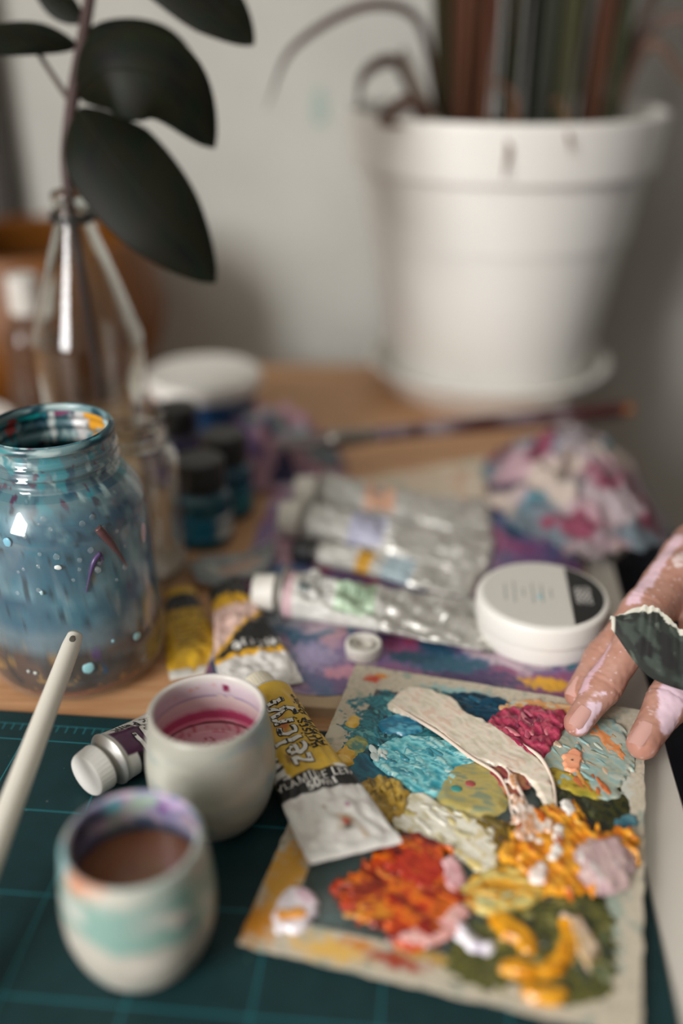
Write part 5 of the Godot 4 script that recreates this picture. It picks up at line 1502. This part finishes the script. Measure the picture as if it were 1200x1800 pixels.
	var upper := curve_through([Vector3(0.1335, 0.0785, -0.4173), Vector3(0.1543, 0.0836, -0.4199), Vector3(0.1712, 0.0717, -0.4138), Vector3(0.1990, 0.0600, -0.4100), Vector3(0.2300, 0.0560, -0.4180)], 8)
	var lower := curve_through([Vector3(0.1343, 0.0747, -0.4154), Vector3(0.1514, 0.0547, -0.4051), Vector3(0.1725, 0.0466, -0.4010), Vector3(0.2000, 0.0400, -0.3985), Vector3(0.2280, 0.0420, -0.4000)], 8)
	var f := func(x, y):
		var k := clampi(int(x * 32.0), 0, 31)
		var e0: Vector3 = upper[k].lerp(upper[k + 1], x * 32.0 - k)
		var e1: Vector3 = lower[k].lerp(lower[k + 1], x * 32.0 - k)
		var rag := 0.0012 * nz.get_noise_2d(x * 30.0, 3.0)
		return e0.lerp(e1, y) + Vector3(0, rag * (1.0 - y) + 0.003 * sin(y * PI), 0)
	var edge_c := func(x: float) -> float: return 0.12 + 0.08 * nz.get_noise_2d(x * 9.0, 5.0)
	put(sheet_mesh(70, 30, f, func(x, y, _p):
		var c3 := blots(x * 0.09, y * 0.04, L("#242a26"), [[L("#3a433c"), 40.0, 0.05, 0.2, 2.0], [L("#525a50"), 60.0, 0.28, 0.15, 3.0], [L("#171b19"), 50.0, 0.12, 0.2, 4.0]])
		return L("#c9c6b8") if y < edge_c.call(x) or x < 0.025 else c3, 0.0016), matv(0.6), "strip_sheet", s)

# ------------------------------------------------------------------ cloths
func rags() -> void:
	var r := heap("paint_rag", "crumpled pink and grey paint rag hanging over the table edge behind the jar", Vector3(0.182, 0.0085, -0.700), 0.072, 0.105, 0.024, L("#94878a"),
		[[L("#a88a90"), 10.0, 0.0, 0.25, 1.0], [L("#65717a"), 11.0, 0.08, 0.2, 2.0], [L("#7c3c50"), 13.0, 0.24, 0.15, 3.0], [L("#ab9d92"), 15.0, 0.18, 0.2, 4.0], [L("#4f7680"), 16.0, 0.32, 0.1, 5.0], [L("#4a3c4c"), 14.0, 0.3, 0.12, 6.0]], 3.0, true)
	heap("paint_rag", "crumpled pink and purple paint rag behind the silver tubes", Vector3(-0.058, 0.0, -0.772), 0.062, 0.052, 0.034, L("#a98490"),
		[[L("#bf9aa0"), 13.0, 0.0, 0.2, 11.0], [L("#5f4a72"), 15.0, 0.12, 0.15, 12.0], [L("#33304a"), 18.0, 0.26, 0.1, 13.0], [L("#8a9a9c"), 16.0, 0.24, 0.12, 14.0]], 8.0, false)
	# scrap of printed paper between the ink bottles and the tubes
	var sc := thing("paper_scrap", "torn grey paper scrap with a salmon stain beside the ink bottles", "paper")
	var k0 := Vector3(-0.108, 0.0005, -0.600)
	var k1 := Vector3(-0.046, 0.0095, -0.618)
	var k2 := Vector3(-0.050, 0.0095, -0.566)
	var k3 := Vector3(-0.096, 0.0030, -0.574)
	put(sheet_mesh(50, 36, func(x, y):
		var p := k0.lerp(k1, x).lerp(k3.lerp(k2, x), y)
		var tear := 0.004 * nz.get_noise_2d(x * 5.0, y * 5.0)
		return p + Vector3(tear, 0.0025 * sin(x * 7.0 + y * 3.0) + 0.0025, tear * 0.6), func(x, y, _p):
		return spots(x, y, blots(x * 0.06, y * 0.04, L("#8f9494"), [[L("#6f7678"), 60.0, 0.05, 0.2, 1.0, 2.0], [L("#aeb0aa"), 50.0, 0.15, 0.2, 2.0]]), [[0.62, 0.55, 0.30, 0.28, L("#c4a696"), 0.4]]), 0.0005), M.cloth, "paper_sheet", sc)
	# cream sheet of test paper
	var s := thing("test_paper", "cream paper with faint paint washes lying on the rags under the long brush", "paper")
	var c0 := Vector3(0.000, 0.0085, -0.722)
	var c1 := Vector3(0.168, 0.0085, -0.792)
	var c2 := Vector3(0.150, 0.0085, -0.692)
	var c3 := Vector3(0.055, 0.0085, -0.692)
	put(sheet_mesh(60, 40, func(x, y):
		var p := c0.lerp(c1, x).lerp(c3.lerp(c2, x), y)
		return p + Vector3(0, 0.0006 * sin(x * 5.0) + 0.0006 * nz.get_noise_2d(x * 3.0, y * 3.0), 0), func(x, y, _p):
		return blots(x * 0.17, y * 0.08, L("#cdbba3"), [[L("#c9a690"), 30.0, 0.05, 0.25, 1.0], [L("#b9c0b0"), 34.0, 0.2, 0.2, 2.0], [L("#d6c9b6"), 40.0, 0.1, 0.2, 3.0]]), 0.0008), M.cloth, "paper_sheet", s)

func heap(called: String, label: String, at: Vector3, rx: float, rz: float, high: float, base: Color, layers: Array, sd: float, hang: bool) -> Node3D:
	var t := thing(called, label, "rag", at)
	put(sheet_mesh(96, 96, func(u, v):
		var a := Vector2(u * 2.0 - 1.0, v * 2.0 - 1.0)
		# square to disc
		var q := Vector2(a.x * sqrt(1.0 - a.y * a.y * 0.5), a.y * sqrt(1.0 - a.x * a.x * 0.5))
		var rr := q.length()
		var wob := 1.0 + 0.16 * nz.get_noise_3d(q.x * 2.2, q.y * 2.2, sd)
		var x := q.x * rx * wob
		var z := q.y * rz * wob
		var fold := 1.0 - absf(nz.get_noise_3d(x * 22.0, z * 22.0, sd + 4.0)) * 2.4
		var fold2 := 1.0 - absf(nz2.get_noise_3d(x * 48.0, z * 48.0, sd + 7.0)) * 2.0
		var y: float = (1.0 - smoothstep(0.35, 1.0, rr)) * high * (0.75 + 0.45 * fold + 0.18 * fold2) + 0.0015 + 0.006 * maxf(fold, 0.0) * (1.0 - rr * 0.5)
		if hang:
			y += 0.004
			var over: float = at.x + x - 0.208
			if over > 0.0: y -= over * over * 9.0 + over * 0.15
		return Vector3(x, y, z), func(_u, _v, p):
		return blots(p.x + 0.2 * p.y, p.z - 0.3 * p.y, base, layers), 0.0012), M.cloth, "cloth", t)
	return t

# ------------------------------------------------------------------ the painter
func person() -> void:
	var p := thing("person", "painter in navy clothes whose paint-smeared hand holds the palette corner", "person")
	# right hand: index, middle, ring and little finger as chains, thumb towards the camera
	var ix := [Vector3(0.1222, 0.0188, -0.4096), Vector3(0.1386, 0.0285, -0.4272), Vector3(0.1588, 0.0500, -0.4447), Vector3(0.1915, 0.0600, -0.4865)]
	var md := [Vector3(0.1275, 0.0190, -0.4335), Vector3(0.1430, 0.0300, -0.4510), Vector3(0.1660, 0.0525, -0.4655), Vector3(0.2015, 0.0620, -0.5075)]
	var rg := [Vector3(0.1560, 0.0190, -0.4560), Vector3(0.1670, 0.0320, -0.4690), Vector3(0.1815, 0.0535, -0.4840), Vector3(0.2125, 0.0600, -0.5260)]
	var lt := [Vector3(0.1800, 0.0220, -0.4830), Vector3(0.1880, 0.0340, -0.4930), Vector3(0.1985, 0.0505, -0.5050), Vector3(0.2240, 0.0560, -0.5420)]
	var th := [Vector3(0.1515, 0.0188, -0.3935), Vector3(0.1690, 0.0275, -0.4150), Vector3(0.1905, 0.0420, -0.4420), Vector3(0.2260, 0.0500, -0.4900)]
	var wrist := Vector3(0.2720, 0.0600, -0.5520)
	var bones := []
	var fr := [0.0072, 0.0085, 0.0096, 0.0116]
	for fg in [[ix, 1.0], [md, 1.02], [rg, 0.96], [lt, 0.84]]:
		for k in 3: bones.append([fg[0][k], fg[0][k + 1], fr[k] * fg[1], fr[k + 1] * fg[1]])
		bones.append([fg[0][3], wrist, 0.0120 * fg[1], 0.0190])
	var tr := [0.0082, 0.0102, 0.0118, 0.0150]
	for k in 3: bones.append([th[k], th[k + 1], tr[k], tr[k + 1]])
	bones.append([th[3], wrist, 0.0150, 0.0190])
	bones.append([ix[3], lt[3], 0.0110, 0.0100])
	bones.append([th[2].lerp(ix[3], 0.1), ix[3].lerp(wrist, 0.2), 0.0075, 0.010])
	bones.append([wrist, Vector3(0.345, 0.045, -0.600), 0.0205, 0.0270])
	# pad of paint: [from, to, radius]
	var smears := [[Vector3(0.1335, 0.036, -0.4110), Vector3(0.1258, 0.0235, -0.4005), 0.0068, "#dcc3cf"], [Vector3(0.1420, 0.045, -0.4440), Vector3(0.1270, 0.030, -0.4230), 0.0036, "#d0aab4"],
		[Vector3(0.1680, 0.046, -0.4125), Vector3(0.1665, 0.030, -0.3950), 0.0085, "#d8bcc8"], [Vector3(0.178, 0.050, -0.425), Vector3(0.186, 0.045, -0.42), 0.008, "#d3b4c2"], [Vector3(0.160, 0.060, -0.462), Vector3(0.196, 0.075, -0.510), 0.0045, "#d6b6c0"], [Vector3(0.183, 0.073, -0.478), Vector3(0.21, 0.078, -0.505), 0.003, "#d6c0bc"], [Vector3(0.1500, 0.018, -0.4235), Vector3(0.1620, 0.034, -0.4390), 0.003, "#d2a8b4"]]
	var skin := func(q: Vector3) -> Color:
		var c := L("#a67866").lerp(L("#b58a7b"), clampf(0.5 + 0.9 * nz.get_noise_3d(q.x * 60.0, q.y * 60.0, q.z * 60.0), 0, 1))
		# redder knuckles and fingertips
		for t in [ix[0], md[0], th[0], ix[1], ix[2], th[1]]: c = c.lerp(L("#a3614f"), 0.45 * (1.0 - smoothstep(0.004, 0.013, q.distance_to(t))))
		var grit := nz2.get_noise_3d(q.x * 420.0, q.y * 420.0, q.z * 420.0)
		for s in smears:
			var ab: Vector3 = s[1] - s[0]
			var t := clampf((q - s[0]).dot(ab) / ab.length_squared(), 0.0, 1.0)
			var d: float = (q - s[0] - ab * t).length() + 0.003 * nz.get_noise_3d(q.x * 130.0, q.y * 130.0, q.z * 130.0) + 0.0012 * grit
			c = c.lerp(L(s[3]), 1.0 - smoothstep(s[2] * 0.85, s[2] * 1.05, d))
		if grit > 0.52 : c = c.lerp(L("#d9c4c4"), 0.5)
		return c
	# creases across the knuckles and fine skin relief
	var joints := []
	for fg in [ix, md, rg, lt, th]:
		for k in [1, 2]: joints.append([fg[k], (fg[k + 1] - fg[k - 1]).normalized()])
	var wrinkle := func(q: Vector3) -> float:
		var o := 0.00022 * nz3.get_noise_3d(q.x * 260.0, q.y * 260.0, q.z * 260.0)
		for jt in joints:
			var dd: Vector3 = q - jt[0]
			var dist := dd.length()
			if dist < 0.016:
				var al: float = dd.dot(jt[1]) + 0.0006 * nz3.get_noise_3d(q.x * 200.0, q.y * 200.0, q.z * 200.0)
				o -= 0.00042 * (1.0 - smoothstep(0.0, 0.005, absf(al))) * (0.5 + 0.5 * cos(al * TAU / 0.0034))
		return o
	var sk := matv(0.5)
	sk.subsurf_scatter_enabled = true
	sk.subsurf_scatter_strength = 0.06
	var body := put(flesh(bones, 0.0013, 0.0022, skin, wrinkle), sk, "hand", p)
	# nails
	var nail := mat("#c79a90", 0.28)
	for q in [[ix, Vector3(-0.30, 0.62, 0.72), 0.0054, 0.0066], [md, Vector3(-0.55, 0.70, 0.45), 0.0054, 0.0066], [th, Vector3(-0.62, 0.50, 0.60), 0.0060, 0.0078]]:
		var dirn: Vector3 = (q[0][0] - q[0][1]).normalized()
		var nrm: Vector3 = (q[1] - dirn * dirn.dot(q[1])).normalized()
		var sd := nrm.cross(dirn).normalized()
		var r := 0.0075 if q[0] != th else 0.0085
		var o := put(psurf(14, 12, func(u, v):
			var a: float = (u - 0.5) * 1.5
			var lx: float = (v - 0.35) * q[3] * 1.9
			var wv: float = 1.0 - 0.25 * pow(absf(v * 2.0 - 1.0), 4.0)
			return sd * (sin(a * wv) * q[2]) + nrm * (cos(a * wv) * q[2] - q[2] + r + 0.0004 - 0.0006 * v * v) + dirn * lx), nail, "fingernail", body)
		o.position = q[0][0] - dirn * 0.002
	# clothed body, seated beside the table
	var navy := matv(0.9)
	var cloth := func(q: Vector3) -> Color: return L("#1f2430").lerp(L("#2a3040"), clampf(0.5 + nz.get_noise_3d(q.x * 12.0, q.y * 12.0, q.z * 12.0), 0, 1))
	var blue := func(q: Vector3) -> Color: return L("#37455e").lerp(L("#445470"), clampf(0.5 + nz.get_noise_3d(q.x * 14.0, q.y * 14.0, q.z * 14.0), 0, 1))
	var hip := Vector3(0.78, -0.12, -0.62)
	var chest := Vector3(0.74, 0.20, -0.64)
	var sh_r := Vector3(0.68, 0.30, -0.82)
	var sh_l := Vector3(0.70, 0.30, -0.44)
	put(flesh([[hip, chest, 0.15, 0.16], [chest, Vector3(0.73, 0.32, -0.63), 0.14, 0.08], [chest, sh_r, 0.10, 0.065], [chest, sh_l, 0.10, 0.065], [sh_r, Vector3(0.50, 0.03, -0.76), 0.06, 0.05], [Vector3(0.50, 0.03, -0.76), Vector3(0.335, 0.046, -0.598), 0.05, 0.034], [sh_l, Vector3(0.62, -0.02, -0.36), 0.06, 0.05], [Vector3(0.62, -0.02, -0.36), Vector3(0.50, -0.12, -0.48), 0.048, 0.036]], 0.012, 0.016, blue), navy, "sweater", p)
	put(flesh([[hip + Vector3(0, -0.03, 0.09), Vector3(0.28, -0.14, -0.50), 0.10, 0.075], [hip + Vector3(0, -0.03, -0.09), Vector3(0.30, -0.14, -0.74), 0.10, 0.075], [Vector3(0.28, -0.14, -0.50), Vector3(0.34, -0.62, -0.50), 0.072, 0.05], [Vector3(0.30, -0.14, -0.74), Vector3(0.36, -0.62, -0.74), 0.072, 0.05], [hip, hip + Vector3(0, -0.05, 0.0), 0.15, 0.15]], 0.012, 0.014, cloth), navy, "trousers", p)
	put(flesh([[Vector3(0.34, -0.68, -0.50), Vector3(0.24, -0.70, -0.50), 0.045, 0.036], [Vector3(0.36, -0.68, -0.74), Vector3(0.26, -0.70, -0.74), 0.045, 0.036], [Vector3(0.34, -0.62, -0.50), Vector3(0.34, -0.68, -0.50), 0.045, 0.045], [Vector3(0.36, -0.62, -0.74), Vector3(0.36, -0.68, -0.74), 0.045, 0.045]], 0.010, 0.01, cloth), navy, "shoes", p)
	# head, turned down to the palette
	var hd := Vector3(0.665, 0.50, -0.62)
	put(flesh([[Vector3(0.735, 0.30, -0.63), Vector3(0.70, 0.42, -0.625), 0.052, 0.050], [hd + Vector3(0.02, 0.03, 0), hd + Vector3(-0.005, -0.03, 0), 0.082, 0.066], [hd + Vector3(-0.03, -0.06, 0), hd + Vector3(-0.045, -0.075, 0), 0.045, 0.034], [hd + Vector3(-0.070, 0.01, 0), hd + Vector3(-0.094, -0.022, 0), 0.009, 0.012], [hd + Vector3(0.01, 0.0, 0.078), hd + Vector3(0.01, -0.03, 0.074), 0.013, 0.009], [hd + Vector3(0.01, 0.0, -0.078), hd + Vector3(0.01, -0.03, -0.074), 0.013, 0.009], [hd + Vector3(-0.078, -0.056, -0.016), hd + Vector3(-0.078, -0.056, 0.016), 0.008, 0.008]], 0.006, 0.008, func(_q): return L("#c0917c")), sk, "head", p)
	for s in [-1.0, 1.0]:
		put(blob_mesh(hd + Vector3(-0.076, 0.008, 0.03 * s), Vector3(0.008, 0.007, 0.012), 1), mat("#2a221e", 0.2), "eye", p)
	put(flesh([[hd + Vector3(0.03, 0.05, 0), hd + Vector3(0.05, 0.0, 0), 0.090, 0.085], [hd + Vector3(-0.03, 0.085, 0), hd + Vector3(0.03, 0.07, 0), 0.05, 0.07], [hd + Vector3(0.06, -0.02, 0), hd + Vector3(0.085, -0.13, 0), 0.07, 0.05]], 0.008, 0.012, func(q): return L("#3a2a20").lerp(L("#4a3628"), clampf(0.5 + nz.get_noise_3d(q.x * 20.0, q.y * 8.0, q.z * 90.0), 0, 1))), matv(0.6), "hair", p)
	# the chair under the painter
	var ch := thing("work_chair", "plain wooden chair the painter sits on, beside the table", "chair", Vector3(0.78, -0.74, -0.62))
	put(box(Vector3(0, 0.385, 0), Vector3(0.42, 0.035, 0.42), 0.006), M.wood, "seat", ch)
	for sx in [-1, 1]:
		for sz in [-1, 1]:
			put(box(Vector3(0.18 * sx, 0.185, 0.18 * sz), Vector3(0.035, 0.37, 0.035), 0.004), M.wood, "leg", ch)
	put(box(Vector3(0.205, 0.64, 0), Vector3(0.025, 0.5, 0.40), 0.006), M.wood, "backrest", ch)
